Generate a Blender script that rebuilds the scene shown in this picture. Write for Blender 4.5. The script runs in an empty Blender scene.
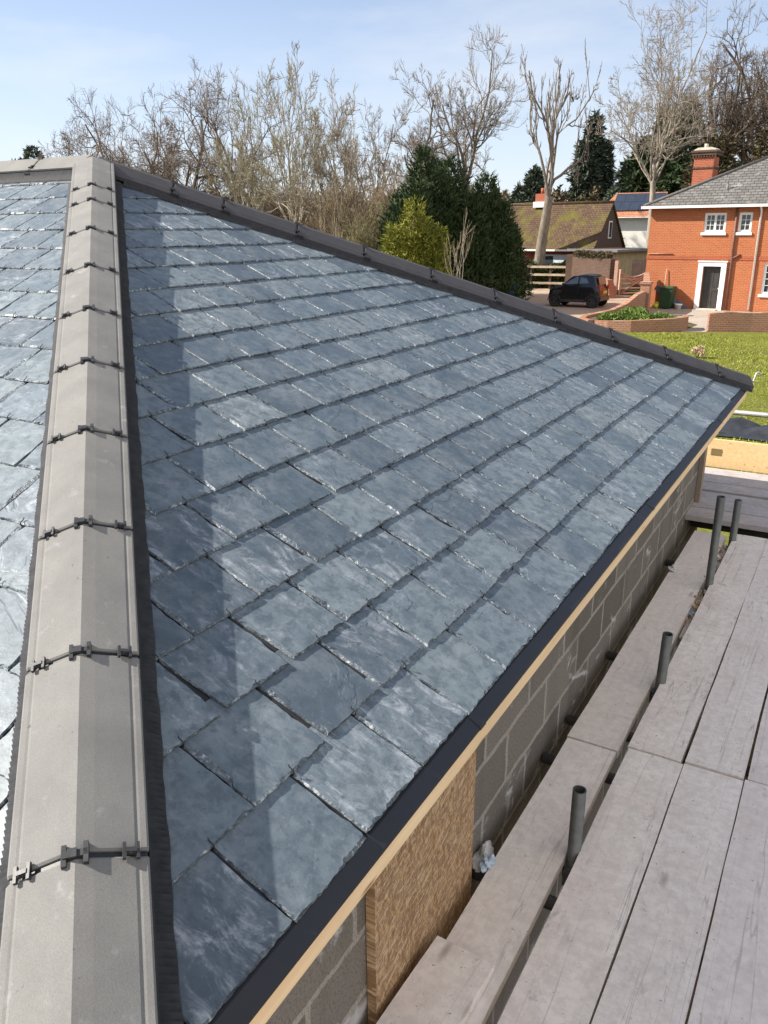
import bpy, bmesh, math, random
import numpy as np
from mathutils import Vector, Matrix

# ------------------------------------------------------------------ camera, light, exposure
scene = bpy.context.scene
COL = scene.collection
R = math.radians
PITCH, YAW, ROLL, CAM_H = 19.463, 30.26, -0.405, 3.6
cam_d = bpy.data.cameras.new("camera"); cam = bpy.data.objects.new("camera", cam_d); COL.objects.link(cam)
cam_d.sensor_fit = 'VERTICAL'; cam_d.sensor_height = 36.0; cam_d.lens = 36.0 * 800 / 1024
cam_d.clip_start = 0.05; cam_d.clip_end = 3000
p_, y_, r_ = R(PITCH), R(YAW), R(ROLL)
fw = Vector((-math.sin(y_) * math.cos(p_), math.cos(y_) * math.cos(p_), -math.sin(p_)))
rt = Vector((math.cos(y_), math.sin(y_), 0)); up = rt.cross(fw)
right = rt * math.cos(r_) + up * math.sin(r_); upv = -rt * math.sin(r_) + up * math.cos(r_)
cam.matrix_world = Matrix(((right.x, upv.x, -fw.x, 0), (right.y, upv.y, -fw.y, 0), (right.z, upv.z, -fw.z, CAM_H), (0, 0, 0, 1)))
scene.camera = cam
scene.render.resolution_x, scene.render.resolution_y = 768, 1024

SUN_A, SUN_E = 66.0, 37.0
sdir = Vector((-math.cos(R(SUN_E)) * math.sin(R(SUN_A)), -math.cos(R(SUN_E)) * math.cos(R(SUN_A)), math.sin(R(SUN_E))))
world = bpy.data.worlds.new("World"); scene.world = world; world.use_nodes = True
wt = world.node_tree; wt.nodes.clear()
wo = wt.nodes.new('ShaderNodeOutputWorld'); bg = wt.nodes.new('ShaderNodeBackground'); sk = wt.nodes.new('ShaderNodeTexSky')
sk.sky_type = 'NISHITA'; sk.sun_disc = False; sk.sun_elevation = R(SUN_E); sk.sun_rotation = math.atan2(sdir.x, sdir.y)
sk.air_density = 0.7; sk.dust_density = 0.3; sk.ozone_density = 1.5; sk.altitude = 50
bg.inputs['Strength'].default_value = 0.097
tc = wt.nodes.new('ShaderNodeTexCoord'); mp = wt.nodes.new('ShaderNodeMapping'); mp.inputs['Scale'].default_value = (1.6, 1.6, 6.5)
mp.inputs['Location'].default_value = (0.35, 0.1, 0.0)
cn = wt.nodes.new('ShaderNodeTexNoise'); cn.inputs['Scale'].default_value = 2.1; cn.inputs['Detail'].default_value = 7; cn.inputs['Roughness'].default_value = .55
cr = wt.nodes.new('ShaderNodeValToRGB'); cr.color_ramp.elements[0].position = .48; cr.color_ramp.elements[1].position = .80
cr.color_ramp.elements[1].color = (.55, .55, .55, 1)
cm = wt.nodes.new('ShaderNodeMix'); cm.data_type = 'RGBA'; cm.inputs['B'].default_value = (5.0, 5.1, 5.3, 1)
L = wt.links.new
L(tc.outputs['Generated'], mp.inputs['Vector']); L(mp.outputs['Vector'], cn.inputs['Vector']); L(cn.outputs['Fac'], cr.inputs['Fac'])
L(cr.outputs['Color'], cm.inputs['Factor']); 
# thin high haze: whiter towards the horizon
sx = wt.nodes.new('ShaderNodeSeparateXYZ'); hr_ = wt.nodes.new('ShaderNodeMapRange'); hr_.inputs['From Min'].default_value = 0.02; hr_.inputs['From Max'].default_value = .36; hr_.inputs['To Min'].default_value = .78; hr_.inputs['To Max'].default_value = .0
hm_ = wt.nodes.new('ShaderNodeMix'); hm_.data_type = 'RGBA'; hm_.inputs['B'].default_value = (4.35, 4.6, 4.95, 1)
L(tc.outputs['Generated'], sx.inputs['Vector']); L(sx.outputs['Z'], hr_.inputs['Value']); L(hr_.outputs['Result'], hm_.inputs['Factor']); L(sk.outputs['Color'], hm_.inputs['A']); 
vd = wt.nodes.new('ShaderNodeVectorMath'); vd.operation = 'DOT_PRODUCT'; vd.inputs[1].default_value = Vector((.80, -.42, .42)).normalized()  # added bright cloud bank out of view, filling the shaded boards and wall
bn = wt.nodes.new('ShaderNodeMapRange'); bn.interpolation_type = 'SMOOTHSTEP'; bn.inputs['From Min'].default_value = .30; bn.inputs['From Max'].default_value = .85; bn.inputs['To Max'].default_value = .9
b2 = wt.nodes.new('ShaderNodeMath'); b2.operation = 'MULTIPLY_ADD'; b2.inputs[1].default_value = .9; b2.inputs[2].default_value = .35
b3 = wt.nodes.new('ShaderNodeMath'); b3.operation = 'MULTIPLY'; b3.use_clamp = True
cb = wt.nodes.new('ShaderNodeMix'); cb.data_type = 'RGBA'; cb.inputs['B'].default_value = (9.6, 9.0, 8.4, 1)
L(tc.outputs['Generated'], vd.inputs[0]); L(vd.outputs['Value'], bn.inputs['Value']); L(cn.outputs['Fac'], b2.inputs[0]); L(b2.outputs[0], b3.inputs[0]); L(bn.outputs['Result'], b3.inputs[1])
L(b3.outputs[0], cb.inputs['Factor']); L(hm_.outputs['Result'], cb.inputs['A']); L(cb.outputs['Result'], cm.inputs['A'])
L(cm.outputs['Result'], bg.inputs['Color']); L(bg.outputs['Background'], wo.inputs['Surface'])

sun_d = bpy.data.lights.new("sun", 'SUN'); sun_d.energy = 5.0; sun_d.angle = R(0.53); sun_d.color = (1, .93, .83)
sun = bpy.data.objects.new("sun", sun_d); COL.objects.link(sun); sun.rotation_euler = sdir.to_track_quat('Z', 'Y').to_euler(); sun.location = (-30, -30, 40)
vs = scene.view_settings; vs.view_transform = 'Standard'; vs.look = 'None'; vs.gamma = 1; vs.exposure = 1.0; vs.use_curve_mapping = False

# ------------------------------------------------------------------ helpers
rng = random.Random(7)
def link(o): COL.objects.link(o); return o
def tag(o, label, cat, group=None, kind=None):
    if label: o['label'] = label
    if cat: o['category'] = cat
    if group: o['group'] = group
    if kind: o['kind'] = kind
    return o
def thing(name, label, cat, loc=(0, 0, 0), rotz=0.0, group=None):
    o = link(bpy.data.objects.new(name, None)); o.empty_display_size = .2
    o.location = loc; o.rotation_euler = (0, 0, rotz)
    return tag(o, label, cat, group)
def mesh_obj(name, verts, faces, mats, parent=None, midx=None, smooth=False):
    me = bpy.data.meshes.new(name)
    verts = np.asarray(verts, dtype=np.float32)
    if isinstance(faces, np.ndarray):
        nf, k = faces.shape
        me.vertices.add(len(verts)); me.vertices.foreach_set('co', verts.ravel())
        me.loops.add(nf * k); me.loops.foreach_set('vertex_index', faces.astype(np.int32).ravel())
        me.polygons.add(nf); me.polygons.foreach_set('loop_start', np.arange(0, nf * k, k, dtype=np.int32))
        me.update(calc_edges=True)
    else:
        me.from_pydata(verts.tolist(), [], faces); me.update()
    for m in (mats if isinstance(mats, (list, tuple)) else [mats]): me.materials.append(m)
    if midx is not None: me.polygons.foreach_set('material_index', np.asarray(midx, dtype=np.int32))
    if smooth: me.polygons.foreach_set('use_smooth', np.ones(len(me.polygons), dtype=bool))
    o = link(bpy.data.objects.new(name, me))
    if parent: o.parent = parent
    return o
def bm_obj(name, bm, mats, parent=None, smooth=False, bevel=0, recalc=True):
    if bevel:
        bmesh.ops.bevel(bm, geom=[e for e in bm.edges if len(e.link_faces) == 2 and e.calc_face_angle(0) > .6], offset=bevel, segments=2, profile=.6, affect='EDGES')
    if recalc: bmesh.ops.recalc_face_normals(bm, faces=bm.faces)
    me = bpy.data.meshes.new(name); bm.to_mesh(me); bm.free()
    for m in (mats if isinstance(mats, (list, tuple)) else [mats]): me.materials.append(m)
    if smooth:
        for p in me.polygons: p.use_smooth = True
    o = link(bpy.data.objects.new(name, me))
    if parent: o.parent = parent
    return o
def box(bm, x0, x1, y0, y1, z0, z1, mat=0, M=None):
    vs = [bm.verts.new((x, y, z)) for z in (z0, z1) for x, y in ((x0, y0), (x1, y0), (x1, y1), (x0, y1))]
    if M is not None:
        for v in vs: v.co = M @ v.co
    for f in ((3, 2, 1, 0), (4, 5, 6, 7), (0, 1, 5, 4), (1, 2, 6, 5), (2, 3, 7, 6), (3, 0, 4, 7)):
        bm.faces.new([vs[i] for i in f]).material_index = mat
    return vs
def prism(bm, pts, ax, a, b, mat=0):
    """polygon pts (2-D) extruded along axis ax from a to b"""
    def P(p, t): return {0: (t, p[0], p[1]), 1: (p[0], t, p[1]), 2: (p[0], p[1], t)}[ax]
    A = [bm.verts.new(P(p, a)) for p in pts]; B = [bm.verts.new(P(p, b)) for p in pts]; n = len(pts)
    bm.faces.new(A).material_index = mat; bm.faces.new(B[::-1]).material_index = mat
    for i in range(n): bm.faces.new((A[i], A[(i + 1) % n], B[(i + 1) % n], B[i])).material_index = mat
def tube(bm, pts, r, sides=12, caps=True, hollow=0.0, mat=0):
    pts = [Vector(p) for p in pts]; rings = []
    rs = r if isinstance(r, (list, tuple)) else [r] * len(pts)
    ref = None
    for i, p in enumerate(pts):
        d = (pts[min(i + 1, len(pts) - 1)] - pts[max(i - 1, 0)]).normalized()
        if ref is None: ref = d.orthogonal().normalized()
        a = (ref - d * ref.dot(d)).normalized(); ref = a; b = d.cross(a)
        rings.append([bm.verts.new(p + (a * math.cos(2 * math.pi * k / sides) + b * math.sin(2 * math.pi * k / sides)) * rs[i]) for k in range(sides)])
    for i in range(len(rings) - 1):
        for k in range(sides):
            f = bm.faces.new((rings[i][k], rings[i][(k + 1) % sides], rings[i + 1][(k + 1) % sides], rings[i + 1][k])); f.material_index = mat; f.smooth = True
    if hollow:
        for ring, p, q in ((rings[0], pts[0], pts[1]), (rings[-1], pts[-1], pts[-2])):
            inn = [bm.verts.new(p + (v.co - p) * hollow) for v in ring]
            dp = (q - p).normalized() * min(.12, (q - p).length * .4)
            dn = [bm.verts.new(v.co + dp) for v in inn]
            for k in range(sides):
                k2 = (k + 1) % sides
                bm.faces.new((ring[k], ring[k2], inn[k2], inn[k])).material_index = mat
                bm.faces.new((inn[k], inn[k2], dn[k2], dn[k])).material_index = mat
            bm.faces.new(dn).material_index = mat
    elif caps:
        bm.faces.new(rings[0][::-1]).material_index = mat; bm.faces.new(rings[-1]).material_index = mat
    return rings

# ------------------------------------------------------------------ materials
class NT:
    def __init__(s, name):
        s.m = bpy.data.materials.new(name); s.m.use_nodes = True; s.t = s.m.node_tree
        s.b = s.t.nodes['Principled BSDF']; s.tc = s.t.nodes.new('ShaderNodeTexCoord')
    def n(s, typ, **kw):
        o = s.t.nodes.new('ShaderNode' + typ)
        for k, v in kw.items(): setattr(o, k, v)
        return o
    def l(s, a, b): s.t.links.new(a, b)
    def obj(s): return s.tc.outputs['Object']
    def map(s, vec, scale=(1, 1, 1), rot=(0, 0, 0), loc=(0, 0, 0)):
        m = s.n('Mapping'); m.inputs['Scale'].default_value = scale; m.inputs['Rotation'].default_value = rot; m.inputs['Location'].default_value = loc
        s.l(vec, m.inputs['Vector']); return m.outputs['Vector']
    def noise(s, vec, scale, detail=5, rough=.55, dist=0.0):
        o = s.n('TexNoise'); o.inputs['Scale'].default_value = scale; o.inputs['Detail'].default_value = detail; o.inputs['Roughness'].default_value = rough; o.inputs['Distortion'].default_value = dist
        s.l(vec, o.inputs['Vector']); return o.outputs['Fac']
    def ramp(s, fac, stops, interp='LINEAR'):
        o = s.n('ValToRGB'); cr = o.color_ramp; cr.interpolation = interp
        while len(cr.elements) < len(stops): cr.elements.new(.5)
        for e, (p, c) in zip(cr.elements, stops):
            e.position = p; e.color = (c, c, c, 1) if isinstance(c, (int, float)) else (*c, 1)
        s.l(fac, o.inputs['Fac']); return o.outputs['Color']
    def mix(s, fac, a, b, blend='MIX'):
        o = s.n('Mix', data_type='RGBA', blend_type=blend)
        for sock, v in (('Factor', fac), ('A', a), ('B', b)):
            if hasattr(v, 'is_linked') or hasattr(v, 'node'): s.l(v, o.inputs[sock])
            elif sock == 'Factor': o.inputs[sock].default_value = v
            else: o.inputs[sock].default_value = (*v, 1) if len(v) == 3 else v
        return o.outputs['Result']
    def math(s, op, a, b=0.0, clamp=False):
        o = s.n('Math', operation=op, use_clamp=clamp)
        for i, v in enumerate((a, b)):
            if hasattr(v, 'node'): s.l(v, o.inputs[i])
            else: o.inputs[i].default_value = v
        return o.outputs[0]
    def bump(s, h, strength=.3, dist=.01, normal=None):
        o = s.n('Bump'); o.inputs['Strength'].default_value = strength; o.inputs['Distance'].default_value = dist
        s.l(h, o.inputs['Height'])
        if normal is not None: s.l(normal, o.inputs['Normal'])
        s.l(o.outputs['Normal'], s.b.inputs['Normal']); return o.outputs['Normal']
    def set(s, color=None, rough=None, spec=None, metal=None):
        for k, v in (('Base Color', color), ('Roughness', rough), ('Specular IOR Level', spec), ('Metallic', metal)):
            if v is None: continue
            if hasattr(v, 'node'): s.l(v, s.b.inputs[k])
            else: s.b.inputs[k].default_value = (*v, 1) if isinstance(v, tuple) else v
        return s.m

def simple(name, col, rough=.6, var=.25, scale=8, bump=.15, bdist=.004, metal=0, spec=.5, detail=5):
    k = NT(name); f = k.noise(k.obj(), scale, detail, .6)
    lo = tuple(c * (1 - var) for c in col); hi = tuple(min(1, c * (1 + var)) for c in col)
    c = k.ramp(f, [(.3, lo), (.7, hi)])
    if bump: k.bump(k.noise(k.obj(), scale * 6, 4), bump, bdist)
    return k.set(c, rough, spec, metal)

def mat_slate():
    k = NT('slate'); at = k.n('Attribute', attribute_name='rnd'); sc = k.n('SeparateColor'); k.l(at.outputs['Color'], sc.inputs['Color'])
    r1, r2, r3 = sc.outputs[0], sc.outputs[1], sc.outputs[2]
    off = k.n('VectorMath', operation='SCALE'); k.l(at.outputs['Color'], off.inputs[0]); off.inputs['Scale'].default_value = 37.0
    ad = k.n('VectorMath', operation='ADD'); k.l(k.obj(), ad.inputs[0]); k.l(off.outputs[0], ad.inputs[1]); v = ad.outputs[0]
    base = k.ramp(r1, [(0, (.064, .085, .106)), (.08, (.094, .124, .148)), (.3, (.116, .150, .174)), (.6, (.134, .168, .190)), (.85, (.144, .180, .196)), (1, (.182, .212, .224))])
    m1 = k.noise(v, 5, 8, .62, .6)
    base = k.mix(k.ramp(m1, [(.40, 0.0), (.72, .6)]), base, (.222, .256, .278))
    m2 = k.noise(v, 22, 6, .7, .3)
    base = k.mix(k.ramp(m2, [(.40, .6), (.56, 0.0)]), base, (.050, .070, .086))
    m3 = k.noise(v, 95, 4, .75); base = k.mix(k.ramp(m3, [(.58, 0.0), (.72, .22)]), base, (.34, .385, .41))
    m4 = k.noise(v, 48, 5, .7); base = k.mix(k.ramp(m4, [(.30, .6), (.40, 0.0)]), base, (.030, .041, .060))
    # pale mineral smears, only on some slates
    st = k.noise(k.map(v, (6, 13, 6), (0, 0, .5)), 1.5, 9, .74, .7)
    sel = k.ramp(r2, [(.15, .12), (.9, 1.0)])
    smear = k.math('MULTIPLY', k.math('MULTIPLY', k.ramp(st, [(.50, 0.0), (.70, .95)]), k.ramp(m4, [(.38, .25), (.58, 1.0)])), sel)
    base = k.mix(smear, base, (.45, .48, .52))
    # thin white veins
    ve = k.math('ABSOLUTE', k.math('SUBTRACT', k.noise(v, 2.6, 3, .5, .8), .5))
    vein = k.math('MULTIPLY', k.ramp(ve, [(0.0, .5), (.004, 0.0)]), k.ramp(r3, [(.88, 0.0), (.95, .7)]))
    base = k.mix(vein, base, (.48, .50, .52))
    # riven cleavage: terraces + ripples
    terr = k.ramp(k.noise(v, 2.3, 5, .55, .9), [(.30, 0.0), (.33, .2), (.44, .2), (.462, .55), (.56, .55), (.575, .85), (.66, .85), (.68, 1.0)])
    rip = k.noise(v, 30, 7, .62, .2)
    tsel = k.ramp(r3, [(.25, .25), (.75, 1.0)])
    base = k.mix(k.math('MULTIPLY', k.math('MULTIPLY', terr, tsel), .38), base, (.070, .098, .125))
    h = k.math('ADD', k.math('MULTIPLY', k.math('MULTIPLY', terr, tsel), 1.15), k.math('MULTIPLY', rip, .36))
    k.bump(h, .55, .0062)
    rg = k.ramp(m1, [(.3, .42), (.7, .60)])
    return k.set(base, rg, .5)
def mat_slate_edge():
    k = NT('slate_dressed_edge'); f = k.math('ADD', k.math('MULTIPLY', k.noise(k.obj(), 85, 5, .75), .6), k.math('MULTIPLY', k.noise(k.obj(), 9, 3, .6), .4))
    c = k.ramp(f, [(.40, (.024, .034, .046)), (.53, (.10, .128, .150)), (.63, (.46, .50, .52))])
    k.bump(k.noise(k.obj(), 160, 4, .7), .8, .004)
    return k.set(c, .42, .6)
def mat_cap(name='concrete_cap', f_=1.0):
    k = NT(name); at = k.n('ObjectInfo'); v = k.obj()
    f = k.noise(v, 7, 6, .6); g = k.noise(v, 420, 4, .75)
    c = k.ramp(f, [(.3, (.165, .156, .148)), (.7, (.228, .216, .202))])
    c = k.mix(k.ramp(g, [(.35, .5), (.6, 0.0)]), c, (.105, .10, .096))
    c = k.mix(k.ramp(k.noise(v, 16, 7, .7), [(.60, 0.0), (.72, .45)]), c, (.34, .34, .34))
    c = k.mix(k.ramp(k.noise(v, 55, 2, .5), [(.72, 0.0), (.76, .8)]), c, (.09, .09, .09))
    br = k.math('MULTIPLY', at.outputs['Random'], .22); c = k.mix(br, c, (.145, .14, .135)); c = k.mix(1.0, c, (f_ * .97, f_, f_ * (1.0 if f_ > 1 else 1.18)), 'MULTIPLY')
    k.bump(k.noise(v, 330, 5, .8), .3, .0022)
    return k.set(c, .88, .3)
def mat_board(name='scaffold_timber', a=(.78, .70, .63), b=(.88, .82, .755)):
    k = NT(name); oi = k.n('ObjectInfo'); off = k.n('VectorMath', operation='SCALE'); cx = k.n('CombineXYZ')
    for i in range(3): k.l(oi.outputs['Random'], cx.inputs[i])
    k.l(cx.outputs[0], off.inputs[0]); off.inputs['Scale'].default_value = 23.0
    ad = k.n('VectorMath', operation='ADD'); k.l(k.obj(), ad.inputs[0]); k.l(off.outputs[0], ad.inputs[1]); v = ad.outputs[0]
    gr = k.noise(k.map(v, (34, .9, 34)), 1.0, 8, .62, .35); bl = k.noise(v, 4, 6, .62)
    c = k.ramp(bl, [(.3, a), (.7, b)])
    c = k.mix(k.ramp(k.noise(v, 26, 7, .75), [(.42, .38), (.58, 0.0)]), c, tuple(x * .62 for x in a))
    c = k.mix(k.ramp(k.noise(k.map(v, (5, 1.6, 5)), 1.7, 6, .7, .8), [(.55, 0.0), (.72, .55)]), c, tuple(x * .66 for x in a))
    c = k.mix(k.ramp(gr, [(.30, .22), (.48, 0.0)]), c, tuple(x * .72 for x in a))
    c = k.mix(k.ramp(k.noise(v, 1.1, 4, .5), [(.5, 0.0), (.75, .35)]), c, (.68, .57, .52))
    c = k.mix(k.ramp(k.noise(v, 9, 7, .7), [(.64, 0.0), (.74, .65)]), c, (.23, .215, .205))
    c = k.mix(k.ramp(k.noise(v, 60, 3, .6), [(.68, 0.0), (.73, .8)]), c, (.12, .11, .11))
    c = k.mix(k.ramp(k.noise(v, 14, 6, .7), [(.62, 0.0), (.75, .35)]), c, (.70, .69, .68))
    kn = k.n('TexVoronoi'); kn.inputs['Scale'].default_value = 1.0; k.l(k.map(v, (7, 2.2, 7)), kn.inputs['Vector'])
    c = k.mix(k.ramp(kn.outputs['Distance'], [(.03, .7), (.09, .25), (.12, 0.0)]), c, (.27, .22, .185))
    c = k.mix(k.ramp(k.noise(k.map(v, (9, 2.5, 9)), 1.0, 8, .8, 1.5), [(.59, 0.0), (.68, .55)]), c, (.24, .22, .20))
    ck = k.math('ABSOLUTE', k.math('SUBTRACT', k.noise(k.map(v, (11, .35, 11)), 1.0, 3, .5, .4), .5))
    c = k.mix(k.ramp(ck, [(0.0, .45), (.005, 0.0)]), c, (.16, .145, .135))
    br = k.math('MULTIPLY', oi.outputs['Random'], .3); c = k.mix(br, c, tuple(x * .8 for x in a))
    k.bump(k.math('ADD', gr, k.noise(v, 40, 5, .6)), .28, .003)
    return k.set(c, .8, .3)
def mat_pine(name='fresh_pine', a=(.74, .52, .29), b=(.86, .66, .42)):
    k = NT(name); v = k.obj(); gr = k.noise(k.map(v, (40, 2, 40)), 1.0, 6, .6, .5)
    c = k.ramp(gr, [(.3, a), (.7, b)])
    kn = k.n('TexVoronoi'); kn.inputs['Scale'].default_value = 1.0; k.l(k.map(v, (12, 3.1, 18)), kn.inputs['Vector'])
    c = k.mix(k.ramp(kn.outputs['Distance'], [(.05, .85), (.12, 0.0)]), c, (.24, .11, .05))
    c = k.mix(k.ramp(k.noise(v, 2, 4), [(.5, 0), (.8, .35)]), c, (.50, .36, .22))
    return k.set(c, .65, .35)
def wall_vec(k, op='ADD'):
    s = k.n('SeparateXYZ'); k.l(k.obj(), s.inputs[0]); c = k.n('CombineXYZ')
    k.l(k.math(op, s.outputs[0], s.outputs[1]), c.inputs[0]); k.l(s.outputs[2], c.inputs[1]); return c.outputs[0]
def mat_brick(name, c1, c2, mortar, bw=.225, bh=.075, ms=.011, loc=(0, 0, 0), bump=.4, dirt=.25, dirtcol=(.12, .09, .07), op='ADD'):
    k = NT(name); vec = k.map(wall_vec(k, op), loc=loc)
    b = k.n('TexBrick'); b.inputs['Scale'].default_value = 1; b.inputs['Brick Width'].default_value = bw; b.inputs['Row Height'].default_value = bh
    b.inputs['Mortar Size'].default_value = ms; b.inputs['Mortar Smooth'].default_value = .3; b.inputs['Bias'].default_value = 0
    for nm, c in (('Color1', c1), ('Color2', c2), ('Mortar', mortar)): b.inputs[nm].default_value = (*c, 1)
    k.l(vec, b.inputs['Vector']); c = b.outputs['Color']
    c = k.mix(k.ramp(k.noise(k.obj(), 1.3, 6, .6), [(.42, 0), (.75, dirt)]), c, dirtcol)
    c = k.mix(.22, c, k.ramp(k.noise(k.obj(), 30, 4, .6), [(.3, .0), (.7, tuple(min(1, x * 1.9) for x in c1))]))
    h = k.math('SUBTRACT', k.math('MULTIPLY', k.noise(k.obj(), 60, 4), .35), b.outputs['Fac'])
    k.bump(h, bump, .008)
    return k.set(c, .88, .2)
def mat_block():
    k = NT('concrete_block'); s = k.n('SeparateXYZ'); k.l(k.obj(), s.inputs[0]); cx = k.n('CombineXYZ'); k.l(k.math('ADD', s.outputs[0], s.outputs[1]), cx.inputs[0]); k.l(s.outputs[2], cx.inputs[1])
    vec = k.map(cx.outputs[0], loc=(.9 - 2.277 + .44 * 6, -1.588 + .226 * 10, 0))
    b = k.n('TexBrick'); b.inputs['Scale'].default_value = 1; b.inputs['Brick Width'].default_value = .437; b.inputs['Row Height'].default_value = .226
    b.inputs['Mortar Size'].default_value = .0125; b.inputs['Mortar Smooth'].default_value = .2
    for nm, c in (('Color1', (.135, .120, .102)), ('Color2', (.215, .192, .166)), ('Mortar', (.34, .31, .27))): b.inputs[nm].default_value = (*c, 1)
    nv = k.n('VectorMath', operation='ADD'); sc = k.n('VectorMath', operation='SCALE'); nn = k.n('TexNoise'); nn.inputs['Scale'].default_value = 9
    k.l(k.obj(), nn.inputs['Vector']); k.l(nn.outputs['Color'], sc.inputs[0]); sc.inputs['Scale'].default_value = .026; k.l(vec, nv.inputs[0]); k.l(sc.outputs[0], nv.inputs[1]); k.l(nv.outputs[0], b.inputs['Vector'])
    c = b.outputs['Color']
    c = k.mix(k.ramp(k.noise(k.obj(), 120, 3, .7), [(.36, .6), (.5, 0)]), c, (.05, .045, .04))
    c = k.mix(k.ramp(k.noise(k.obj(), 90, 3, .7), [(.6, 0), (.7, .45)]), c, (.32, .30, .27))
    st = k.noise(k.map(k.obj(), (3, 5, 1.1)), 1.0, 6, .6)
    c = k.mix(k.ramp(st, [(.5, 0), (.72, .5)]), c, (.085, .078, .06))
    c = k.mix(k.ramp(k.noise(k.map(k.obj(), (2, 3.4, 7)), 1, 6, .65, .6), [(.60, 0), (.70, .75)]), c, (.56, .55, .55))
    h = k.math('ADD', k.math('MULTIPLY', b.outputs['Fac'], .5), k.noise(k.obj(), 110, 5, .7))
    k.bump(h, .55, .006)
    return k.set(c, .95, .15)
def mat_osb():
    k = NT('osb_board'); v = k.obj(); h = None
    c = k.ramp(k.noise(v, 6, 4), [(.3, (.25, .148, .080)), (.7, (.34, .21, .115))])
    for i, (ang, sc, col) in enumerate(((12, (9, 18, 142), (.48, .34, .20)), (-48, (9, 23, 120), (.19, .10, .045)), (62, (9, 21, 132), (.47, .29, .135)), (-20, (9, 16, 150), (.56, .42, .26)), (85, (9, 21, 135), (.23, .125, .055)))):
        f = k.noise(k.map(k.map(v, rot=(R(ang), 0, 0)), sc, (0, 0, 0), (i * 3.1, i, 0)), 1.0, 2, .5, .25)
        c = k.mix(k.ramp(f, [(.56, 0), (.585, .8)]), c, col); h = f if h is None else k.math('ADD', h, f)
    k.bump(h, .3, .004)
    return k.set(c, .6, .4)
def mat_grass(name='grass', a=(.13, .145, .016), b=(.215, .225, .042), s=1.2):
    k = NT(name); v = k.obj()
    c = k.ramp(k.noise(v, s, 8, .65), [(.32, a), (.68, b)])
    c = k.mix(k.ramp(k.noise(v, 14, 6, .7), [(.4, .5), (.6, 0)]), c, tuple(x * .55 for x in a))
    c = k.mix(k.ramp(k.noise(v, .5, 5, .6), [(.52, 0), (.72, .5)]), c, (.17, .145, .06))
    k.bump(k.noise(v, 40, 5, .7), .9, .04)
    return k.set(c, .9, .15)
def mat_gravel(name, a, b, s=9):
    k = NT(name); v = k.obj(); c = k.ramp(k.noise(v, .8, 7, .65), [(.3, a), (.7, b)])
    c = k.mix(k.ramp(k.noise(v, s * 3, 4, .8), [(.35, .5), (.55, 0)]), c, tuple(x * .5 for x in a))
    k.bump(k.noise(v, s * 4, 5, .7), .6, .03)
    return k.set(c, .92, .15)
def mat_bark(name, a, b, s=3):
    k = NT(name); v = k.obj(); c = k.ramp(k.noise(k.map(v, (3, 3, .8)), s, 6, .65), [(.3, a), (.7, b)])
    k.bump(k.noise(k.map(v, (6, 6, 1.2)), s * 2, 5, .7), .6, .04)
    return k.set(c, .9, .15)
def mat_leaf(name, a, b, s=1.3):
    k = NT(name); v = k.obj(); c = k.ramp(k.noise(v, s, 5, .7), [(.3, a), (.7, b)])
    return k.set(c, .75, .2)
def mat_rooftile(name, a, b, moss=None, rw=.25, rh=.14, mossamt=(.45, .6)):
    k = NT(name); s = k.n('SeparateXYZ'); k.l(k.obj(), s.inputs[0]); cx = k.n('CombineXYZ')
    k.l(k.math('ADD', s.outputs[0], k.math('MULTIPLY', s.outputs[1], .15)), cx.inputs[0]); k.l(s.outputs[2], cx.inputs[1])
    br = k.n('TexBrick'); br.inputs['Scale'].default_value = 1; br.inputs['Brick Width'].default_value = rw; br.inputs['Row Height'].default_value = rh; br.inputs['Mortar Size'].default_value = .012
    for nm, c in (('Color1', a), ('Color2', b), ('Mortar', tuple(x * .35 for x in a))): br.inputs[nm].default_value = (*c, 1)
    k.l(cx.outputs[0], br.inputs['Vector']); c = br.outputs['Color']
    c = k.mix(k.ramp(k.noise(k.obj(), 2.6, 8, .72), [(.56, 0), (.70, .65)]), c, tuple(min(1, x * 1.9) for x in b))
    if moss: c = k.mix(k.ramp(k.noise(k.map(k.obj(), (1, 1, .7)), 1.1, 8, .7), [(mossamt[0], 0), (mossamt[1], .9)]), c, moss)
    h = k.math('SUBTRACT', k.math('MULTIPLY', k.noise(k.obj(), 18, 4), .5), br.outputs['Fac']); k.bump(h, .6, .02)
    return k.set(c, .85, .2)
def mat_metal(name, col=(.30, .31, .32), rough=.45, metal=.8):
    k = NT(name); v = k.obj(); c = k.ramp(k.noise(v, 18, 6, .7), [(.3, tuple(x * .6 for x in col)), (.7, col)])
    c = k.mix(k.ramp(k.noise(v, 7, 6, .7), [(.58, 0), (.68, .7)]), c, (.17, .13, .10))
    return k.set(c, rough, .5, metal)
def mat_glass(name='window_glass', col=(.03, .04, .05), rough=.06):
    k = NT(name); return k.set(k.ramp(k.noise(k.obj(), 2, 2), [(.3, col), (.7, tuple(x * 1.6 for x in col))]), rough, .8)
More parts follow.
